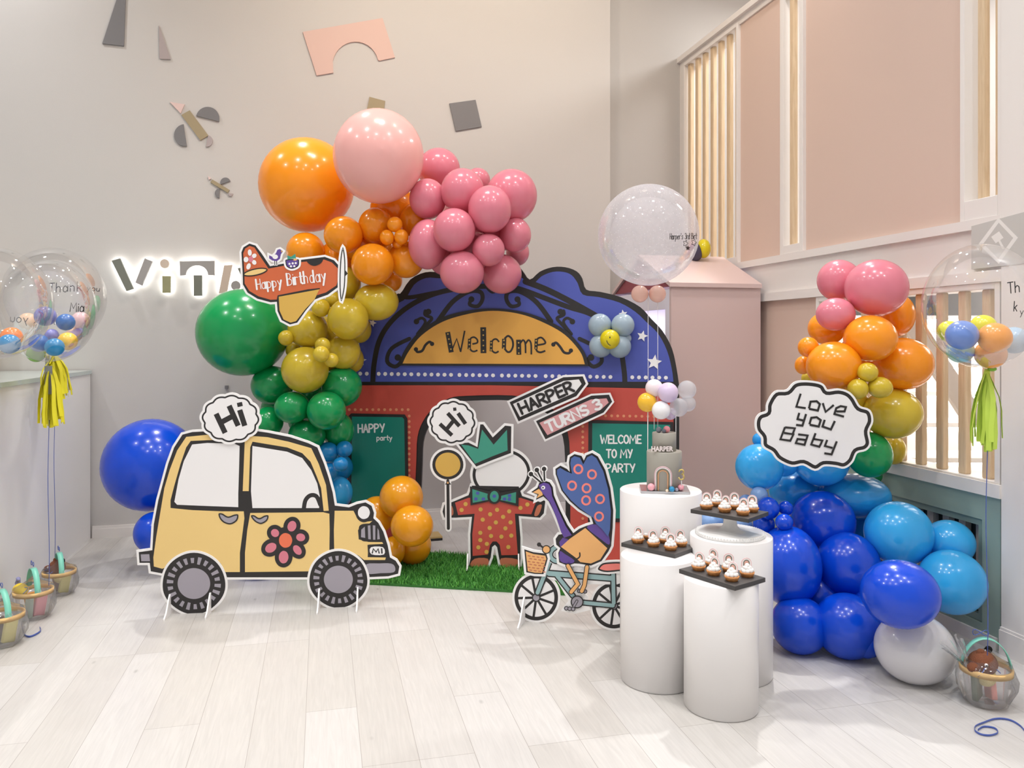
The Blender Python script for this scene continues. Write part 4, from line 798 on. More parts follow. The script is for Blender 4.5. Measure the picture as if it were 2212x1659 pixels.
def solve(rows, base, ymin, ymax, it=160):
    Ys = [base+0.11*r[6] if r[6] < 50 else r[6]-100 for r in rows]; fixed = [r[6] >= 50 for r in rows]
    def lim(i, y):
        px, py, rx, ry = rows[i][:4]; r = (rx+ry)/2; t = (px-CX)/F
        hi = ymax
        if ymax < 90 and px > 712 and py > 575: hi = min(hi, bd_pl.world(px, py).y*(1-(r*1.06+14)/F))
        if ymax > 90: hi = (3.2555-1.0287*(r/F*y)-0.03)/(t+0.2412)
        if py+ry > HY+120: hi = min(hi, F*H/(py+ry-HY))
        return max(ymin, min(hi, y))
    for k in range(it):
        for i in range(len(rows)):
            for j in range(i+1, len(rows)):
                a, b = rows[i], rows[j]; pa_, pb_ = P(a[0], a[1], Ys[i]), P(b[0], b[1], Ys[j])
                need = 0.93*((a[2]+a[3])/2*Ys[i]+(b[2]+b[3])/2*Ys[j])/F; d = (pa_-pb_).length
                if d < need:
                    sgn = (1 if (b[6], j) > (a[6], i) else -1) if not (fixed[i] or fixed[j]) else (1 if Ys[j] > Ys[i] else -1); q = min(0.03, (need-d)*0.35)
                    if not fixed[i]: Ys[i] = lim(i, Ys[i]-sgn*q)
                    if not fixed[j]: Ys[j] = lim(j, Ys[j]+sgn*q)
    return Ys
# px, py, rx, ry, colour, label, layer (0 nearest; over 100 = fixed depth + 100)
ARCH = [
 (663, 400, 101, 101, 'orange', 'giant orange balloon at the top left of the arch', 105.50), (818, 338, 97, 101, 'palepink', 'giant pale pink balloon at the very top of the arch', 105.08),
 (948, 366, 44, 44, 'pink', 'pink balloon tucked against the right side of the giant pale pink one', 4), (924, 430, 38, 42, 'pink', 'pink balloon touching the lower right of the giant pale pink one', 2), (999, 413, 45, 47, 'pink', 'pink balloon at the top middle of the pink cluster', 1),
 (1032, 390, 26, 26, 'pink', 'pink balloon peeping out behind the top of the pink cluster', 4), (1105, 423, 53, 55, 'pink', 'big pink balloon at the top right of the pink cluster', 2), (1058, 452, 45, 49, 'pink', 'pink balloon at the front centre right of the pink cluster', 0),
 (981, 497, 44, 45, 'pink', 'pink balloon at the front centre left of the pink cluster', 0), (1113, 508, 33, 36, 'pink', 'small pink balloon on the right flank of the pink cluster', 2), (1055, 540, 34, 34, 'pink', 'small round pink balloon low in the front of the pink cluster', 0),
 (924, 528, 40, 52, 'pink', 'tall pink balloon on the left flank of the pink cluster', 2), (998, 588, 46, 44, 'pink', 'lower left pink balloon overlapping the top of the blue backdrop', 0), (1084, 592, 41, 41, 'pink', 'lower right pink balloon overlapping the top of the blue backdrop', 1), (1118, 545, 24, 28, 'pink', 'pink balloon peeping out behind the lower right of the pink cluster', 4),
 (852, 452, 50, 46, 'orange', 'orange balloon half hidden below the giant pale pink one', 4), (812, 488, 36, 38, 'orange', 'orange balloon left of the four tiny orange ones', 2), (742, 508, 40, 39, 'orange', 'orange balloon just right of the giant orange one', 1), (897, 476, 32, 36, 'orange', 'orange balloon behind the four tiny orange ones', 3),
 (853, 485, 16, 16, 'orange', 'topmost of four tiny orange balloons in the arch', 0), (836, 513, 15, 16, 'orange', 'left one of four tiny orange balloons in the arch', 0), (867, 512, 15, 16, 'orange', 'right one of four tiny orange balloons in the arch', 0), (859, 526, 11, 11, 'orange', 'lowest of four tiny orange balloons in the arch', 1),
 (805, 571, 44, 43, 'orange', 'round orange balloon at the front right of the aeroplane propeller', 0), (877, 561, 38, 38, 'orange', 'orange balloon left of the lower pink balloons', 2), (846, 606, 22, 24, 'orange', 'orange balloon peeping out above the big mustard one', 4), (660, 542, 39, 38, 'orange', 'orange balloon behind the tail of the aeroplane sign', 2), (728, 562, 40, 40, 'orange', 'orange balloon behind the aeroplane propeller', 3),
 (813, 652, 46, 39, 'mustard', 'wide mustard balloon against the left shoulder of the backdrop', 1), (752, 612, 26, 34, 'mustard', 'mustard balloon partly behind the aeroplane propeller', 2), (752, 689, 42, 43, 'mustard', 'mustard balloon below the propeller, upper middle of the mustard stretch', 0), (665, 711, 41, 39, 'mustard', 'mustard balloon touching the big green balloon under the aeroplane wing', 1),
 (659, 799, 48, 48, 'mustard', 'largest mustard balloon at the front bottom of the mustard stretch', 0), (741, 760, 36, 36, 'mustard', 'mustard balloon right of three tiny mustard ones', 1), (693, 665, 19, 19, 'mustard', 'small mustard balloon right of the aeroplane wing tip', 0), (720, 647, 17, 17, 'mustard', 'small mustard balloon left of the foot of the propeller', 1),
 (697, 746, 16, 16, 'mustard', 'upper one of three tiny mustard balloons in a row', -1), (694, 765, 17, 17, 'mustard', 'middle one of three tiny mustard balloons in a row', -2), (716, 778, 15, 15, 'mustard', 'lower one of three tiny mustard balloons in a row', -1), (618, 730, 16, 16, 'mustard', 'tiny mustard balloon on the edge of the big green balloon', 0), (634, 757, 16, 16, 'mustard', 'tiny mustard balloon tucked above the largest mustard one', 2),
 (777, 712, 24, 28, 'mustard', 'mustard balloon peeping out behind the upper right mustard one', 4), (765, 777, 20, 26, 'mustard', 'mustard balloon peeping out behind the lower right mustard one', 4),
 (525, 718, 97, 94, 'green', 'giant green balloon left of the arch', 105.30),
 (588, 832, 43, 40, 'green', 'green balloon below the giant green one', 2), (738, 835, 42, 42, 'green', 'green balloon right below the mustard stretch against the red backdrop', 1), (631, 880, 36, 33, 'green', 'round green balloon below the largest mustard one', 0), (705, 887, 40, 40, 'green', 'green balloon at the front middle of the green stretch', 0),
 (578, 912, 32, 32, 'green', 'green balloon above the car roof at the left edge of the arch', 1), (663, 940, 38, 36, 'green', 'green balloon just above the right end of the car roof', 1), (731, 930, 32, 38, 'green', 'green balloon left of the HAPPY poster', 2), (672, 848, 30, 26, 'green', 'green balloon mostly hidden under the largest mustard one', 4), (596, 880, 30, 28, 'green', 'green balloon mostly hidden behind the left of the green stretch', 4),
 (708, 976, 22, 20, 'teal', 'small teal blue balloon touching the car roof edge', 1), (744, 970, 17, 17, 'teal', 'small teal blue balloon below the green stretch, nearest the poster', 1), (736, 1003, 16, 15, 'teal', 'small teal blue balloon at the front of the teal cluster', 0), (712, 1020, 17, 20, 'teal', 'small teal blue balloon at the lower left of the teal cluster', 1), (733, 1010, 28, 28, 'teal', 'teal blue balloon at the back of the teal cluster', 4),
 (733, 1064, 27, 33, 'sky', 'sky blue balloon between the car window and the poster', 2), (325, 1004, 98, 99, 'royal', 'giant royal blue balloon behind the back of the car', 105.15), (333, 1150, 40, 42, 'royal', 'royal blue balloon under the giant blue one behind the car', 104.95),
 (1008, 470, 50, 50, 'pink', 'pink balloon deep in the upper middle of the pink cluster', 105.38), (1020, 545, 46, 46, 'pink', 'pink balloon deep in the lower middle of the pink cluster', 105.2), (962, 560, 34, 34, 'pink', 'pink balloon deep in the lower left of the pink cluster', 105.32), (1085, 500, 40, 40, 'pink', 'pink balloon deep in the right of the pink cluster', 105.36),
 (780, 530, 36, 36, 'orange', 'orange balloon deep in the middle of the orange stretch', 105.40), (840, 545, 36, 36, 'orange', 'orange balloon deep below the four tiny orange ones', 105.42), (703, 725, 40, 40, 'mustard', 'mustard balloon deep in the middle of the mustard stretch', 105.42), (705, 800, 36, 36, 'mustard', 'mustard balloon deep behind the three tiny mustard ones', 105.44), (660, 905, 36, 36, 'green', 'green balloon deep in the middle of the green stretch', 105.40),
 (567, 1205, 54, 50, 'royal', 'dark royal blue balloon low behind the car body', 105.0), (668, 1215, 48, 46, 'green', 'green balloon low behind the front of the car body', 105.02)]
ORANGES = [(867, 1075, 45, 45, 'amber', 'topmost amber balloon of the cluster beside the car bonnet', 1), (814, 1112, 38, 38, 'amber', 'amber balloon of the floor cluster right behind the car headlight', 1), (890, 1136, 44, 42, 'amber', 'front right amber balloon of the cluster beside the car bonnet', 0), (850, 1190, 24, 30, 'amber', 'amber balloon low behind the car number plate', 1), (893, 1178, 37, 39, 'amber', 'lowest amber balloon resting on the grass mat', 2)]
GAR = [
 (1893, 622, 62, 59, 'pink', 'largest pink balloon at the top right of the right garland', 1), (1812, 606, 43, 43, 'pink', 'pink balloon at the top left of the right garland', 3), (1805, 679, 39, 34, 'pink', 'smallest pink balloon of the right garland, lower left', 1),
 (1880, 731, 53, 48, 'orange', 'orange balloon directly below the largest pink one of the right garland', 0), (1801, 791, 55, 51, 'orange', 'orange balloon just above the cloud sign', 0), (1950, 786, 60, 54, 'orange', 'orange balloon at the right edge of the right garland', 1), (1786, 709, 38, 34, 'orange', 'orange balloon behind the smallest pink one of the right garland', 3), (1938, 681, 34, 44, 'orange', 'orange balloon behind the largest pink one of the right garland', 3),
 (1746, 750, 21, 21, 'orange', 'upper one of two tiny orange balloons left of the right garland', 1), (1735, 789, 17, 19, 'orange', 'lower one of two tiny orange balloons left of the right garland', 2), (1874, 804, 21, 20, 'mustard', 'top one of three tiny mustard balloons right of the cloud sign', -1), (1853, 840, 21, 21, 'mustard', 'lower left one of three tiny mustard balloons right of the cloud sign', -1), (1901, 837, 25, 22, 'mustard', 'lower right one of three tiny mustard balloons right of the cloud sign', -1),
 (1746, 817, 14, 14, 'mustard', 'tiny mustard balloon peeping out above the cloud sign', 3), (1928, 893, 58, 52, 'mustard', 'big mustard balloon right of the cloud sign', 1), (1835, 866, 36, 34, 'mustard', 'mustard balloon behind the top right of the cloud sign', 2), (1930, 972, 24, 30, 'mustard', 'mustard balloon peeping out right of the green one', 4), (1878, 982, 45, 47, 'green', 'green balloon under the right edge of the cloud sign', 1), (1884, 1028, 20, 18, 'green', 'green balloon peeping out above the sage green dado', 5),
 (1640, 1009, 48, 48, 'sky', 'sky blue balloon at the left edge, below the cloud sign', 1), (1692, 1000, 32, 28, 'sky', 'darker placed sky blue balloon under the left of the cloud sign', 2), (1773, 996, 57, 50, 'sky', 'sky blue balloon under the middle of the cloud sign', 2), (1638, 950, 12, 14, 'cyanblue', 'tiny blue balloon left of the cloud sign', 2), (1716, 1063, 52, 41, 'cyanblue', 'deep sky blue balloon above the small royal ones', 2), (1845, 1072, 74, 46, 'cyanblue', 'wide deep sky blue balloon in front of the sage green dado', 2),
 (1941, 1152, 67, 65, 'sky', 'large round sky blue balloon at the front of the floor cluster', 0), (1868, 1142, 36, 42, 'sky', 'sky blue balloon squeezed behind the large round sky blue one', 2), (2050, 1172, 50, 46, 'sky', 'sky blue balloon in front of the vent grille', 2), (2056, 1257, 66, 65, 'sky', 'sky blue balloon at the far right of the floor cluster', 1),
 (1777, 1126, 65, 62, 'royal', 'top royal blue balloon of the floor cluster', 1), (1703, 1222, 66, 82, 'royal', 'tall royal blue balloon right beside the white plinths', 0), (1832, 1220, 63, 66, 'royal', 'royal blue balloon in the middle of the floor cluster', 0), (1944, 1283, 77, 69, 'royal', 'wide royal blue balloon resting on the white one', 103.34), (1830, 1352, 67, 66, 'royal', 'round royal blue balloon low in front of the floor cluster', -1), (1727, 1350, 58, 58, 'royal', 'royal blue balloon on the floor just right of the plinths', 1),
 (1660, 1098, 22, 23, 'royal', 'small royal blue balloon right of the upper cupcake tray', 0), (1697, 1098, 15, 15, 'royal', 'tiny royal blue balloon beside the top royal blue one', 0), (1694, 1128, 18, 17, 'royal', 'small royal blue balloon between the tall and the top royal ones', -1), (1650, 1132, 22, 22, 'royal', 'small royal blue balloon under the upper cupcake tray', 0), (1640, 1070, 18, 18, 'peri', 'small pale blue balloon above the upper cupcake tray', 0), (1612, 1085, 16, 16, 'peri', 'small pale blue balloon behind the cupcakes of the upper tray', 1), (1537, 1128, 25, 22, 'peri', 'pale blue balloon seen left of the cake stand neck', 2), (1603, 1138, 22, 22, 'peri', 'pale blue balloon seen right of the cake stand neck', 2),
 (1770, 1285, 52, 52, 'royal', 'royal blue balloon deep between the lower royal ones', 103.98), (1880, 1290, 46, 46, 'royal', 'royal blue balloon deep behind the wide royal one', 103.85), (1768, 1180, 45, 45, 'royal', 'royal blue balloon deep below the top royal one', 104.25), (1868, 1378, 40, 40, 'royal', 'royal blue balloon on the floor left of the white one', 103.66), (1850, 770, 40, 40, 'orange', 'orange balloon deep in the middle of the right garland', 104.30), (1790, 1050, 44, 44, 'cyanblue', 'deep sky blue balloon in the middle below the cloud sign', 104.45),
 (1976, 1400, 79, 70, 'white', 'white balloon on the floor at the right end of the garland', 103.46)]
for rows, base, lo, hi, g in ((ARCH, 5.12, 4.93, 5.47, 'balloons of the left arch'), (ORANGES, 4.95, 4.78, 5.28, 'amber balloons on the grass mat'), (GAR, 3.98, 3.45, 99, 'balloons of the right garland')):
    for r, Y in zip(rows, solve(rows, base, lo, hi)):
        k_ = 1.0 if r[2] > 90 else 1.045
        put_balloon(r[0], r[1], r[2]*k_, r[3]*k_, r[4], Y, r[5], g, tail=(random.uniform(-.25, .25), random.uniform(-.2, .35)))
put_balloon(1520, 537, 15, 21, 'yellow', 6.13, 'small yellow balloon on the playhouse roof by the window', 'balloons on the playhouse roof', tail=(0, -.3))
put_balloon(1502, 545, 16, 20, 'navy', 6.13, 'small dark slate balloon on the playhouse roof', 'balloons on the playhouse roof', tail=(0, -.3))
# ---- balloon daisy with a smiling middle, fixed to the backdrop
dz = empty('balloon_flower', bd_pl.o, bd_pl.rz, 'balloon daisy with grey blue petals and smiling yellow middle on the backdrop', 'balloon flower')
def orb(px, py, r, m, parent, name, lift, sc=(1, .8, 1), plane=bd_pl):
    l = plane(px, py, lift); s = (plane(px+1, py)-plane(px, py)).length; mb = MB(); mb.sphere((0, 0, 0), r*s, m, 28, 18, sc); return mb.build(name, parent=parent, loc=l)
for px, py in ((1299, 703), (1348, 703), (1301, 747), (1341, 748)): orb(px, py, 25, LC['daisyblue'], dz, 'petal', 0.07)
orb(1355, 731, 11, LC['daisyblue'], dz, 'petal', 0.05)
mid_o = orb(1323, 733, 21, LC['yellow'], dz, 'flower_centre', 0.13)
class SphereMap:
    """maps a pixel onto the near (or far) side of a ball, in coordinates measured from the ball's origin"""
    def __init__(s, c, r, sc=(1, 1, 1), far=False, org=None): s.c = Vector(c); s.r = r; s.sc = sc; s.far = far; s.org = Vector(org if org is not None else c)
    def __call__(s, px, py, off=0):
        d = Vector(((px-CX)/F/s.sc[0], 1/s.sc[1], (HY-py)/F/s.sc[2])).normalized(); o = (Vector((0, 0, H))-s.c); o = Vector((o.x/s.sc[0], o.y/s.sc[1], o.z/s.sc[2]))
        b = o.dot(d); c = o.length_squared-(s.r*(1.002))**2; q = b*b-c; t = -b+(math.sqrt(q) if s.far else -math.sqrt(q)) if q > 0 else -b
        p = o+d*t; p = Vector((p.x*s.sc[0], p.y*s.sc[1], p.z*s.sc[2])); return p*(1+off*0.3)+s.c-s.org
cwr = bd_pl.o+bd_pl.d*mid_o.location.x+bd_pl.n*mid_o.location.y+Vector((0, 0, mid_o.location.z))
rs = 21*(bd_pl(1324, 733)-bd_pl(1323, 733)).length
A = Art(SphereMap(cwr, rs, (1, .8, 1)))
A.stroke(smooth([(1310.5, 736), (1314, 743), (1322, 747), (1330, 744), (1335, 737)], closed=False), 1.5, M_black); A.poly(ell(1317.5, 729, 1.3, 2.4, n=10), M_black); A.poly(ell(1324, 728, 1.3, 2.4, n=10), M_black)
smile = A.build('smile', loc=(0, 0, 0)); smile.parent = mid_o; smile.rotation_euler = (0, 0, -bd_pl.rz)
# ------------------------------------------------------------------ plinths
M_pl = mat('plinth_white', (236, 233, 232), 0.35)
def plinth(c, r, h, label):
    mb = MB(); mb.lathe([(r-.004, 0), (r-.004, .004), (r, .005), (r, h-.003), (r-.003, h)], M_pl, 96)
    return mb.build('plinth', loc=(c[0], c[1], 0), label=label, cat='plinth', group='round white plinths')
PC = (0.723, 3.83); PL = (0.643, 3.47); PF = (0.853, 3.215); PR = (0.985, 3.54)
plinth(PC, 0.196, 0.765, 'tallest round white plinth, carrying the grey birthday cake')
plinth(PL, 0.163, 0.545, 'round white plinth at the left front under a cupcake tray')
plinth(PF, 0.148, 0.525, 'narrow round white plinth nearest the camera under a cupcake tray')
plinth(PR, 0.180, 0.618, 'round white plinth at the right under the white cake stand')
# cake stand
cs = empty('cake_stand', (PR[0]-0.004, PR[1], 0.618), 0, 'white ribbed cake stand standing on the right plinth under a tray', 'cake stand')
mb = MB(); mb.lathe([(0.150, 0), (0.153, 0.004), (0.148, 0.016), (0.138, 0.018), (0.09, 0.021), (0.045, 0.026), (0.032, 0.04), (0.027, 0.075), (0.026, 0.086)], mat('porcelain', (235, 234, 232), 0.25), 96); mb.build('foot_and_neck', parent=cs)
mb = MB()
for k in range(72):
    a = 2*math.pi*k/72; mb.box(-0.002, 0.002, -0.002, 0.003, 0.003, 0.015, MATS['porcelain'], Matrix.Rotation(a, 4, 'Z') @ Matrix.Translation((0, 0.151, 0)))
mb.build('ribs', parent=cs)
mb = MB(); mb.lathe([(0.026, 0.0865), (0.075, 0.089), (0.078, 0.0955)], MATS['porcelain'], 64); mb.build('plate', parent=cs)
# ---- trays with cupcakes
M_tray = mat('slate_tray', (64, 61, 60), 0.45); M_crust = mat('pastry', (205, 140, 82), 0.55, bump=.3, bscale=90); M_crust2 = mat('pastry_brown', (168, 100, 62), 0.6, bump=.3, bscale=90); M_cream = mat('meringue', (244, 240, 236), 0.4, sss=.2)
M_rb = [mat('topper_pink', (238, 206, 206), .5), mat('topper_white', (246, 242, 240), .5), mat('topper_olive', (122, 118, 108), .5), mat('topper_blush', (226, 176, 160), .5)]
def arch_band(mb, r0, r1, h0, m, y0, y1, leg):
    n = 16; o = [(r1*math.cos(math.pi*i/n), r1*math.sin(math.pi*i/n)+leg) for i in range(n+1)]; i_ = [(r0*math.cos(math.pi*i/n), r0*math.sin(math.pi*i/n)+leg) for i in range(n+1)]
    o = [(r1, 0)]+o+[(-r1, 0)]; i_ = [(r0, 0)]+i_+[(-r0, 0)]; N = len(o)
    vs = [(x, y0, z+h0) for x, z in o]+[(x, y0, z+h0) for x, z in i_]+[(x, y1, z+h0) for x, z in o]+[(x, y1, z+h0) for x, z in i_]
    fs = []
    for k in range(N-1): fs += [(k, k+1, N+k+1, N+k), (2*N+k+1, 2*N+k, 3*N+k, 3*N+k+1), (k+1, k, 2*N+k, 2*N+k+1), (N+k, N+k+1, 3*N+k+1, 3*N+k)]
    mb.add(vs, fs, m)
def cupcake_parts():
    mb = MB(); n = 36; prof = [(0.0175, 0), (0.0215, 0.010), (0.023, 0.014), (0.021, 0.016), (0.019, 0.0145)]; vs = []
    mb.lathe(prof, M_crust, n); mb.v = [(x*(1+.045*math.cos(9*math.atan2(y, x))), y*(1+.045*math.cos(9*math.atan2(y, x))), z) for x, y, z in mb.v]; case = mb.mesh('pastry_case')
    mb = MB(); rr = random.Random(3)
    for ring, k, z, r in ((0.0135, 8, .019, .0075), (0.0075, 6, .0265, .0072), (0.0, 1, .033, .0075)):
        for i in range(k):
            a = 2*math.pi*i/k+ring*99; mb.sphere((ring*math.cos(a), ring*math.sin(a), z+rr.uniform(-.0015, .0015)), r*rr.uniform(.9, 1.12), M_cream, 12, 8)
    cream = mb.mesh('frosting')
    mb = MB(); y = 0.008
    for k, (r0, r1) in enumerate(((.0135, .0165), (.0105, .0135), (.007, .0105), (.0, .007))): arch_band(mb, r0, r1, .028, M_rb[k], y-.0009, y+.0009, .012)
    return case, cream, mb.mesh('rainbow_topper')
CUP = cupcake_parts()
def make_cupcake(): 
    r = empty('cupcake', (0, 0, 0))
    for nm, me in zip(('pastry_case', 'frosting', 'rainbow_topper'), CUP):
        o = bpy.data.objects.new(nm, me); COL.objects.link(o); o.parent = r
    return r
proto = None
def tray(c, z, ang, L_, W2_, label, where):
    global proto
    t = MB(); t.box(-L_/2, L_/2, -W2_/2, W2_/2, 0, 0.018, M_tray); tr = t.build('serving_tray', loc=(c[0], c[1], z), rz=ang, label=label, cat='tray', group='slate cupcake trays', bevel=.0015)
    names = [['left', 'middle', 'right'], ['left', 'middle', 'right']]
    for row in (0, 1):
        for k in range(3):
            if proto is None: proto = make_cupcake(); o = proto
            else:
                o = proto.copy(); COL.objects.link(o)
                for ch in proto.children: q = ch.copy(); COL.objects.link(q); q.parent = o
            lx = (-0.088, 0.0, 0.088)[k]+random.uniform(-.004, .004); ly = (-0.043, 0.046)[row]+random.uniform(-.003, .003)
            o.location = (c[0]+lx*math.cos(ang)-ly*math.sin(ang), c[1]+lx*math.sin(ang)+ly*math.cos(ang), z+0.0182)
            o.rotation_euler = (0, 0, ang*0.5+random.uniform(-.5, .6))
            s = 1.28; o.scale = (s, s, s)
            tag(o, 'cupcake with rainbow topper, %s of the %s row on the %s' % (('left end', 'middle', 'right end')[k], ('front', 'back')[row], where), 'cupcake', 'cupcakes on the '+where)
    return tr
def corner(pts, z):
    q = [Vector(((px-CX)/F*(F*(H-z)/(py-HY)), F*(H-z)/(py-HY))) for px, py in pts]; c = (q[0]+q[2])/2; d = q[1]-q[0]; return c, math.atan2(d.y, d.x), d.length, (q[2]-q[1]).length
zt = 0.618+0.0957
c_, a_, l_, w_2 = corner([(1493, 1100), (1618, 1121), (1658.6, 1105)], zt+.018); tray(c_, zt, a_, .28, .19, 'dark slate tray of six cupcakes on the white cake stand', 'cake stand tray')
c_, a_, l_, w_2 = corner([(1342, 1172), (1461, 1198), (1507, 1180)], .545+.018); tray(c_, .5452, a_, .285, .19, 'dark slate tray of six cupcakes on the left front plinth', 'left plinth tray')
c_, a_, l_, w_2 = corner([(1469.5, 1228), (1582, 1263), (1651, 1249)], .525+.018); tray(c_, .5252, a_, .285, .19, 'dark slate tray of six cupcakes on the nearest plinth', 'nearest plinth tray')
# ---- birthday cake
CK = (PC[0]+0.012, PC[1]-0.03); CZ = 0.765
ck = empty('birthday_cake', (CK[0], CK[1], CZ), 0, 'two tier grey birthday cake with rainbow and balloon topper on the tallest plinth', 'cake')
M_ck = mat('grey_fondant', (164, 160, 150), 0.5)
M_glass = mat('cake_board', (196, 196, 198), 0.08, metal=.6)
MB().box(-.115, .115, -.085, .085, 0.0005, .012, M_glass, Matrix.Rotation(-.12, 4, 'Z')).build('cake_board', parent=ck, bevel=.002)
mb = MB(); mb.lathe([(.0835, .0125), (.0835, .19), (.081, .1935), (0.001, .1935)], M_ck, 64); mb.build('lower_tier', parent=ck)
mb = MB(); mb.lathe([(.057, .194), (.057, .279), (.0545, .282), (.001, .282)], M_ck, 64); mb.build('upper_tier', parent=ck)
rb = MB()
cols = [mat('rb_pink', (226, 190, 196), .5), mat('rb_white', (238, 232, 232), .5), mat('rb_sage', (130, 128, 112), .5), mat('rb_tan', (214, 160, 120), .5)]
def bend(pts, r=.0855, x0=-0.022): return [(r*math.sin((x+x0)/r), -r*math.cos((x+x0)/r), z) for x, z in pts]
for R_, m in ((.040, cols[0]), (.0345, cols[1]), (.0285, cols[2]), (.0225, cols[3])):
    pts = [(R_, .014), (R_, .05)]+[(R_*math.cos(math.pi*i/16), .088+R_*math.sin(math.pi*i/16)) for i in range(17)]+[(-R_, .05), (-R_, .014)]
    rb.tube(bend(pts), .0028, m, 8)
rb.build('rainbow', parent=ck)
A = Art(lambda x, y, o=0: Vector(((x-1395)*.00229-.083, -.066-o-0.0*y, .199+(968-y)*.00229))); A.k = .004; A.text('HARPER', (1399, 967.5), (1444, 967.5), 10, mat('name_cream', (240, 228, 226), .4), .03); me_o = A.build('name_letters', parent=ck)
sd = me_o.modifiers.new('depth', 'SOLIDIFY'); sd.thickness = .006; sd.offset = -1
for i, (x, y, r, c) in enumerate(((-.075, -.065, .0175, (236, 170, 180)), (-.006, -.098, .007, (236, 214, 190)), (.018, -.093, .013, (40, 140, 190)), (.042, -.085, .009, (150, 145, 160)), (.066, -.068, .0155, (232, 160, 172)))):
    mb = MB(); mb.sphere((x, y, .012+r), r, mat('sugar_ball_%s' % 'abcde'[i], c, .3), 20, 12); mb.build('sugar_ball', parent=ck)
for i, (x, y, r, c) in enumerate(((-.030, -.02, .014, (110, 112, 122)), (-.008, -.035, .010, (96, 98, 110)), (.008, -.02, .0165, (226, 140, 150)))):
    mb = MB(); mb.sphere((x, y, .282+r), r, mat('top_ball_%s' % 'abc'[i], c, .3), 20, 12); mb.build('sugar_ball', parent=ck)
cd = MB(); cd.tube([(.066, -.08, .035), (.066, -.08, .066)], .0018, M_wht); cd.tube(bend([(0, 0)], 1)+[(0, 0, 0)], .0001, M_wht) if False else None
pts3 = [(-.012, .104), (-.008, .112), (0, .115), (.008, .112), (.011, .104), (.008, .097), (0, .094), (.009, .090), (.013, .081), (.009, .071), (0, .067), (-.009, .070), (-.013, .078)]
cd.tube([(.066+x, -.08, z) for x, z in pts3], .0036, mat('gold_candle', (214, 190, 110), .35, metal=.3)); cd.build('number_candle', parent=ck)
TB = [(1413, 838, 19, 'pinkwhite'), (1443, 848, 22, 'lilac'), (1484, 842, 20, 'clearpearl'), (1398, 869, 21, 'gold'), (1428, 886, 20, 'whitepearl'), (1466, 880, 20, 'clearpearl'), (1486, 872, 17, 'clearpearl'), (1448, 894, 13, 'lilac')]
tbm = {'pinkwhite': mat('topper_pearl_pink', (240, 224, 228), .2), 'lilac': mat('topper_lilac', (214, 196, 224), .25), 'gold': mat('topper_gold', (238, 186, 52), .2), 'whitepearl': mat('topper_white_pearl', (240, 238, 240), .2), 'clearpearl': clear_mat('topper_clear', haze=.45, rim=.4)}
for k, (px, py, r, c) in enumerate(TB):
    Y = CK[1]+(-.04 if k in (4, 1) else .0 if k in (0, 3, 5) else .05); p = P(px, py, Y)-Vector((CK[0], CK[1], CZ)); mb = MB(); mb.sphere((0, 0, 0), r/F*Y, tbm[c], 24, 16); mb.build('topper_balloon', parent=ck, loc=p)
for px, y0, y1, Y in ((1399, 888, 1046, CK[1]+.0), (1413, 900, 928, CK[1]), (1460, 895, 965, CK[1]-.02)):
    a, b = P(px, y0, Y)-Vector((CK[0], CK[1], CZ)), P(px, y1, Y)-Vector((CK[0], CK[1], CZ)); MB().tube([a, b], .0016, M_wht, 6).build('topper_stick', parent=ck)
# ------------------------------------------------------------------ clear balloons
M_bobo = clear_mat('clear_vinyl', haze=.045, rim=.42); M_glit = clear_mat('glitter_vinyl', haze=.42, rim=.2, hazecol=(232, 230, 236), speck=.35)
M_ink = mat('marker_ink', (30, 28, 30), .4); M_tas = {'yellow': mat('tissue_yellow', (232, 222, 40), .6), 'lime': mat('tissue_lime', (200, 228, 90), .6), 'grey': mat('ribbon_grey', (150, 150, 146), .4)}
M_str = mat('ribbon_blue', (70, 92, 168), .35); M_strw = mat('string_white', (232, 228, 226), .5)
def bobo(px, py, rx, ry, Y, m, label, name='clear_balloon'):
    p = P(px, py, Y); s = Y/F; mb = MB()
    prof = [(max(.001, math.sin(math.pi*j/28)*(1 if j < 18 else 1-.06*((j-18)/10)**2)), math.cos(math.pi*j/28)) for j in range(29)]
    mb.lathe([(r*rx*s, z*ry*s) for r, z in prof], m, 56, cap=False)
    o = mb.build(name, loc=p, label=label, cat='balloon'); o['_r'] = rx*s; return o, p, rx*s, ry/rx
def letter(o, p, r, k, items, far=False):
    A = Art(SphereMap(p, r, (1, 1, k), far)); 
    for body, p0, p1, h in items: A.hand(body, p0, p1, h*1.05, h*.10, M_ink, slant=.1)
    return A, A.build('lettering', parent=o)
def string(o, p, z0, z1, dx=0.0, m=None, r=.0016): 
    n = 14; pts = [(dx*t*0+.004*math.sin(9*t), 0, z0+(z1-z0)*t) for t in [i/n for i in range(n+1)]]; return MB().tube(pts, r, m or M_str, 6).build('string', parent=o)
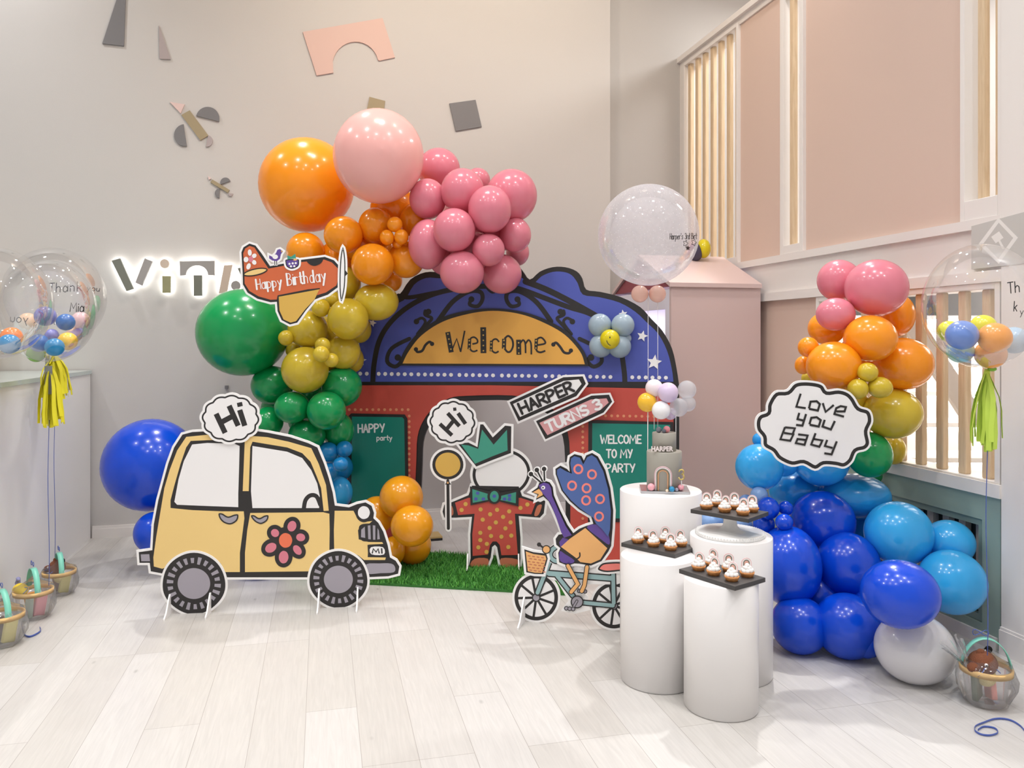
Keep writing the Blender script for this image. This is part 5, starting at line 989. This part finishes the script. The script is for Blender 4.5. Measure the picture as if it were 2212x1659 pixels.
def tassel(o, x, z, length, m, n=26, spread=.05, seed=1):
    rr = random.Random(seed); mb = MB()
    for k in range(n):
        a = rr.uniform(0, 6.28); q = rr.uniform(.1, 1)*spread; bx_, by_ = q*math.cos(a), q*math.sin(a); ln = length*rr.uniform(.8, 1.0); w = .009; c, s_ = math.cos(a+1.3), math.sin(a+1.3); vs = []; fs = []
        for i in range(6):
            t = i/5; f = min(1, t*2.2)**.7; cx_, cy_ = x+bx_*f*(.6+.4*t)+.004*math.sin(7*t+k), by_*f; vs += [(cx_-c*w*(.3+.7*min(1, 3*t)), cy_-s_*w, z-ln*t), (cx_+c*w*(.3+.7*min(1, 3*t)), cy_+s_*w, z-ln*t)]
        for i in range(5): fs.append((2*i, 2*i+1, 2*i+3, 2*i+2))
        mb.add(vs, fs, m, True)
    mb.lathe([(.004, z+.0), (.012, z-.012), (.010, z-.03), (.014, z-.05)], m, 12, c=(x, 0, 0)); return mb.build('tassel', parent=o)
def minis(rows, group):
    for px, py, r, c, Y, lab in rows:
        m = mat('mini_'+c, {'blue': (110, 140, 206), 'orange': (242, 160, 70), 'yellow': (226, 220, 40), 'mint': (178, 214, 200), 'teal': (20, 130, 186), 'deep': (46, 104, 176), 'amber': (248, 196, 60), 'violet': (130, 130, 200), 'green': (120, 176, 70), 'peach': (244, 200, 160), 'rose': (238, 196, 200), 'ice': (176, 200, 222), 'coral': (238, 130, 60)}[c], .25, coat=.3)
        mb = MB(); mb.sphere((0, 0, 0), r/F*Y, m, 24, 16, (1, 1, .96)); mb.build('mini_balloon', loc=P(px, py, Y), label=lab, cat='small balloon', group=group)
# left three
YA, YB, YC = 3.62, 4.17, 4.70
oC, pC, rC, kC = bobo(118, 642, 101, 106, YC, M_bobo, 'clear balloon reading Thank you, the rear one of three at the left')
A, lo_ = letter(oC, pC, rC, kC, [('Thank', (106, 632), (178, 628), 19), ('you', (187, 627), (216, 630), 11)])
oB, pB, rB, kB = bobo(105, 672, 94, 110, YB, M_bobo, 'clear balloon reading Mia, the middle one of three at the left')
letter(oB, pB, rB, kB, [('Mia', (151, 673), (182, 673), 18)])
A = Art(SphereMap(pB, rB, (1, 1, kB), True)); A.hand('Thank you', (140, 702), (20, 695), 17, 1.7, M_ink, flip=True); A.build('back_lettering', parent=oB)
oA, pA, rA, kA = bobo(-16, 655, 116, 122, YA, M_bobo, 'clear balloon cut off by the left edge of the picture')
minis([(98, 683, 22, 'violet', 4.30, 'violet mini balloon high inside the left clear balloons'), (142, 696, 19, 'deep', 4.28, 'denim blue mini balloon at the upper right inside the left clear balloons'), (84, 741, 20, 'deep', 4.12, 'denim blue mini balloon at the lower middle inside the left clear balloons'), (118, 750, 20, 'teal', 4.08, 'teal mini balloon low inside the left clear balloons'), (146, 737, 20, 'amber', 4.18, 'yellow mini balloon at the lower right inside the left clear balloons'),
       (112, 724, 14, 'violet', 4.24, 'small violet mini balloon in the middle inside the left clear balloons'), (78, 764, 19, 'green', 4.17, 'green mini balloon lowest inside the left clear balloons'), (174, 692, 19, 'rose', 4.70, 'pale pink mini balloon inside the rear left clear balloon'), (60, 694, 19, 'peach', 4.70, 'peach mini balloon faint inside the rear left clear balloon'), (160, 722, 16, 'peach', 4.72, 'peach mini balloon behind the yellow one at the left'),
       (25, 728, 22, 'coral', 3.72, 'orange mini balloon inside the clear balloon at the left edge'), (20, 743, 22, 'teal', 3.60, 'teal mini balloon inside the clear balloon at the left edge')], 'mini balloons inside the left clear balloons')
zb = 1.5+(731-786)/F*YB-pB.z; tassel(oB, .012, zb, .34, M_tas['yellow'], 44, .07, 2); string(oB, pB, zb, .19-pB.z); MB().box(-.01, .03, -.02, -.018, zb-.16, zb-.01, M_tas['grey']).build('ribbon_tail', parent=oB)
zc = 1.5+(731-765)/F*YC-pC.z; tassel(oC, .0, zc, .27, M_tas['yellow'], 44, .09, 5); string(oC, pC, zc, .19-pC.z); MB().box(-.045, -.02, -.02, -.018, zc-.15, zc-.01, M_tas['grey']).build('ribbon_tail', parent=oC)
string(oA, pA, -rA*kA, .19-pA.z)
# right one
YD = 3.19
oD, pD, rD, kD = bobo(2118, 661, 115, 134, YD, M_bobo, 'clear balloon with a lime tassel at the right edge of the picture')
letter(oD, pD, rD, kD, [('Th', (2178, 634), (2205, 630), 22), ('k', (2190, 672), (2198, 672), 20), ('yo', (2203, 680), (2222, 680), 14)])
minis([(2078, 724, 33, 'blue', 3.10, 'blue mini balloon inside the right clear balloon'), (2149, 730, 34, 'orange', 3.08, 'orange mini balloon at the front inside the right clear balloon'), (2140, 765, 32, 'orange', 3.16, 'orange mini balloon lowest inside the right clear balloon'), (2124, 706, 27, 'yellow', 3.24, 'yellow mini balloon behind the blue and orange ones at the right'), (2050, 716, 24, 'yellow', 3.22, 'yellow mini balloon at the left inside the right clear balloon'), (2074, 757, 28, 'mint', 3.20, 'mint mini balloon low inside the right clear balloon'), (2190, 735, 30, 'ice', 3.24, 'pale blue mini balloon at the right inside the right clear balloon')], 'mini balloons inside the right clear balloon')
xd = (2132-2118)/F*YD; zd = 1.5+(731-797)/F*YD-pD.z; tassel(oD, xd, zd, .34, M_tas['lime'], 44, .065, 9); s_ = string(oD, pD, zd, .215-pD.z); s_.location.x = xd
mb = MB(); mb.sphere((xd+.018, -.005, zd+.0), .016, mat('bow_green', (120, 180, 50), .5), 12, 8, (1.2, .6, .6)); mb.build('bow', parent=oD)
# big glitter balloon over the cake
YG = 3.93
oG, pG, rG, kG = bobo(1400, 508, 108, 109, YG, M_glit, 'big glitter filled clear balloon floating above the cake', 'glitter_balloon')
letter(oG, pG, rG, kG, [("Harper's 3rd Birt", (1447, 517), (1505, 516), 12)])
A = Art(SphereMap(pG, rG, (1, 1, kG)))
for cx_, cy_, r_ in ((1481, 526, 5), (1499, 524, 5)): A.stroke(smooth([(cx_+r_*(1+.35*math.cos(5*a))*math.cos(a)*.8, cy_+r_*(1+.35*math.cos(5*a))*math.sin(a)*1.1) for a in [2*math.pi*i/25 for i in range(25)]], 2), 1.0, M_ink, closed=True)
A.poly(star((1486, 536), 6, 0), M_ink); A.build('flower_drawing', parent=oG)
for px in (1382, 1420):
    mb = MB(); mb.sphere((0, 0, 0), 18.5/F*YG, LC['peach'], 28, 18); mb.build('pink_collar_balloon', parent=oG, loc=P(px, 635, YG)-pG)
for px, y1 in ((1400, 1050), (1421, 925)):
    q = P(px, 630, YG)-pG; e_ = P(px, y1, YG)-pG; MB().tube([q, e_], .0013, M_strw, 6).build('string', parent=oG)
# ------------------------------------------------------------------ party baskets
M_bk = clear_mat('bucket_plastic', haze=.14, rim=.5); M_rim = mat('basket_rim', (250, 206, 136), .4); M_hd = mat('basket_handle', (132, 212, 190), .35); M_wrap = clear_mat('cellophane', haze=.06, rim=.75, rough=.08)
M_plush = mat('plush_brown', (132, 78, 52), .9, bump=.6, bscale=300); M_plushd = mat('plush_black', (28, 26, 26), .8); M_yp = mat('plush_yellow', (238, 206, 60), .8)
def basket(p, r, label, ang, fill, seed, plush, plab):
    h = r*1.5; b = empty('gift_basket', p, ang, label, 'basket', 'party gift baskets')
    mb = MB(); mb.lathe([(.001, .002), (r*.72, .002), (r*.78, .01), (r*.93, h)], M_bk, 40, cap=False); mb.build('bucket', parent=b)
    mb = MB(); mb.lathe([(r*.94, h-.009), (r*1.04, h-.012), (r*1.05, h+.010), (r*.96, h+.012), (r*.94, h-.009)], M_rim, 48, cap=False); mb.build('rim', parent=b)
    n = 20; vs = []; fs = []
    for i in range(n+1):
        a = math.pi*i/n; x, z = r*1.0*math.cos(a), h-.01+r*1.45*math.sin(a)
        for dy_ in (-.014, .014): vs.append((x*1.0, dy_, z)); vs.append((x*.965, dy_, z-.003))
    for i in range(n): 
        o = 4*i; fs += [(o, o+2, o+6, o+4), (o+1, o+5, o+7, o+3), (o, o+4, o+5, o+1), (o+2, o+3, o+7, o+6)]
    mb = MB(); mb.add(vs, fs, M_hd, True); mb.build('handle', parent=b)
    rr = random.Random(seed); mb = MB(); nz = 24; prof = []
    for j in range(13):
        t = j/12; prof.append((r*(.82+.38*math.sin(math.pi*min(1, t*1.15)))*(1 if t < .75 else max(.12, 1-(t-.75)*3.6)), .003+h*1.55*t))
    mb.lathe(prof, M_wrap, 30, cap=False); mb.v = [(x*(1+.05*math.sin(41*z+7*math.atan2(y, x))+rr.uniform(-.03, .03)), y*(1+.05*math.sin(37*z+5*math.atan2(y, x))+rr.uniform(-.03, .03)), z) for x, y, z in mb.v]; mb.build('cellophane_wrap', parent=b)
    mb = MB(); tf = []; T_ = Matrix.Translation((-r*.75, -.02, h*1.05)) @ Matrix.Rotation(-ang, 4, 'Z') @ Matrix.Rotation(-.62, 4, 'Y')
    mb.lathe([(r*.12, 0), (r*.10, r*.25), (r*.22, r*.6), (r*.34, r*1.05), (r*.42, r*1.35)], M_wrap, 26, cap=False); mb.v = [tuple(T_ @ Vector((x*(1+.3*math.sin(7*math.atan2(y, x)+z*30)), y*(1+.3*math.cos(5*math.atan2(y, x)+z*20)), z+.012*math.sin(6*math.atan2(y, x))))) for x, y, z in mb.v]; mb.build('cellophane_tuft', parent=b) if seed == 4 else None
    mb = MB(); mb.tube([(r*.7*math.cos(t*2.0+1), -.6*r+r*.3*math.sin(t*7), h*1.05+.02*math.sin(t*5)) for t in [i/16 for i in range(17)]], .002, M_str, 6); mb.tube([(-.02+.03*math.cos(6.28*i/14), 0, h+r*1.55+.012*math.sin(12.56*i/14)) for i in range(14)], .0018, M_str, 6, closed=True); mb.build('ribbon', parent=b)
    for k, (c, lab) in enumerate(fill):
        a = ang+k*2.3+.6; q = Vector(p)+Vector((.32*r*math.cos(a), .32*r*math.sin(a), .012)); m = mat('packet_%d_%d_%d' % c, c, .35)
        mm = MB(); mm.box(-.32*r, .32*r, -.012, .012, 0, h*.82, m, Matrix.Rotation(.18, 4, 'Y')); mm.build('snack_packet', loc=q, rz=a+1.2, label=lab, cat='packet', bevel=.006)
    if plush == 'bear':
        e = empty('plush_bear', Vector(p)+Vector((0, 0, h*.55)), ang, plab, 'plush toy')
        mb = MB(); mb.sphere((0, 0, .03), r*.42, mat('plush_jersey', (226, 206, 140), .9, bump=.5, bscale=220), 20, 14, (1, .85, 1)); mb.build('body', parent=e)
        mb = MB(); mb.sphere((-.015, -.01, r*.95), r*.56, M_plush, 28, 18, (1.05, .95, .95)); mb.sphere((-.015-r*.48, -.05, r*.85), r*.24, M_plush, 18, 12, (1.1, 1.1, .95)); mb.build('head', parent=e)
        for sx in (-1, 1): mb = MB(); mb.sphere((-.015+sx*r*.22+r*.10, .0+sx*.02, r*1.44), r*.16, M_plushd if sx > 0 else M_plush, 14, 10, (1, .6, 1)); mb.build('ear', parent=e)
        mb = MB(); mb.sphere((-.015-r*.02, -.01-r*.52, r*1.05), r*.075, M_wht, 14, 10); mb.sphere((-.015-r*.02, -.01-r*.575, r*1.05), r*.035, M_plushd, 10, 8); mb.build('eye', parent=e)
    elif plush == 'duck':
        e = empty('plush_toy', Vector(p)+Vector((-r*.75, 0, h*.9)), ang, plab, 'plush toy'); mb = MB(); mb.sphere((0, 0, .02), r*.5, M_yp, 20, 14, (1.15, .8, .75)); mb.build('head', parent=e)
        mb = MB(); mb.tube([(-r*.5, 0, .02), (-r*.62, 0, .045), (-r*.5, 0, .07), (-r*.3, 0, .066)], [.012, .014, .012, .005], mat('plush_lilac', (150, 150, 190), .8)); mb.build('horn', parent=e)
    return b
f1 = [((206, 196, 120), 'pale green snack packet in the basket nearest the back wall'), ((150, 120, 110), 'brown snack packet in the basket nearest the back wall')]
b1 = floor_pt(128, 1283); b2 = floor_pt(72, 1333); b3 = floor_pt(4, 1392); b4 = floor_pt(2130, 1518)
basket(b1, .086, 'wrapped clear gift basket nearest the back wall at the left', -.9, f1, 1, 'bear', 'brown plush bear leaning out of the left basket nearest the wall')
basket(b2, .093, 'wrapped clear gift basket in the middle of the left row', -.8, [((226, 150, 160), 'pink snack packet in the middle left basket'), ((238, 160, 50), 'orange snack packet in the middle left basket'), ((190, 206, 190), 'pale green snack packet in the middle left basket')], 2, 'duck', 'yellow plush toy with a lilac horn behind the middle left basket')
basket(b3, .095, 'wrapped clear gift basket cut off by the left picture edge', -.7, [((214, 204, 130), 'yellowish snack packet in the left edge basket'), ((110, 96, 88), 'dark snack packet in the left edge basket')], 3, None, None)
basket(b4, .094, 'wrapped clear gift basket with brown bear at the lower right', -.25, [((232, 150, 140), 'pink snack packet in the right basket'), ((120, 130, 110), 'striped dark green snack packet in the right basket')], 4, 'bear', 'brown plush bear leaning out of the right basket')
# curled ribbon on the floor
mb = MB(); cpx = [(2212+40, 1600), (2225, 1595), (2205, 1572), (2180, 1558), (2150, 1556), (2125, 1564), (2107, 1572), (2106, 1582), (2120, 1590), (2140, 1592), (2156, 1586), (2148, 1576), (2125, 1573), (2112, 1580)]
vs = []; fs = []
for i, q in enumerate(smooth(cpx, 6, closed=False)):
    g_ = floor_pt(*q); vs += [(g_.x, g_.y, .002), (g_.x, g_.y, .010)]
for i in range(len(vs)//2-1): fs.append((2*i, 2*i+2, 2*i+3, 2*i+1))
mb.add(vs, fs, M_str, True); ro = mb.build('floor_ribbon', label='curled blue ribbon lying on the floor at the lower right', cat='ribbon'); sd = ro.modifiers.new('depth', 'SOLIDIFY'); sd.thickness = .0012
mb = MB(); vs = []; fs = []
for i, q in enumerate(smooth([(38, 1322), (44, 1345), (52, 1372), (60, 1378), (72, 1376), (88, 1366), (86, 1358)], 6, closed=False)):
    g_ = floor_pt(*q); vs += [(g_.x, g_.y, .002), (g_.x, g_.y, .012)]
for i in range(len(vs)//2-1): fs.append((2*i, 2*i+2, 2*i+3, 2*i+1))
mb.add(vs, fs, M_str, True); ro = mb.build('floor_ribbon', label='short blue ribbon end lying on the floor by the left baskets', cat='ribbon'); sd = ro.modifiers.new('depth', 'SOLIDIFY'); sd.thickness = .0012
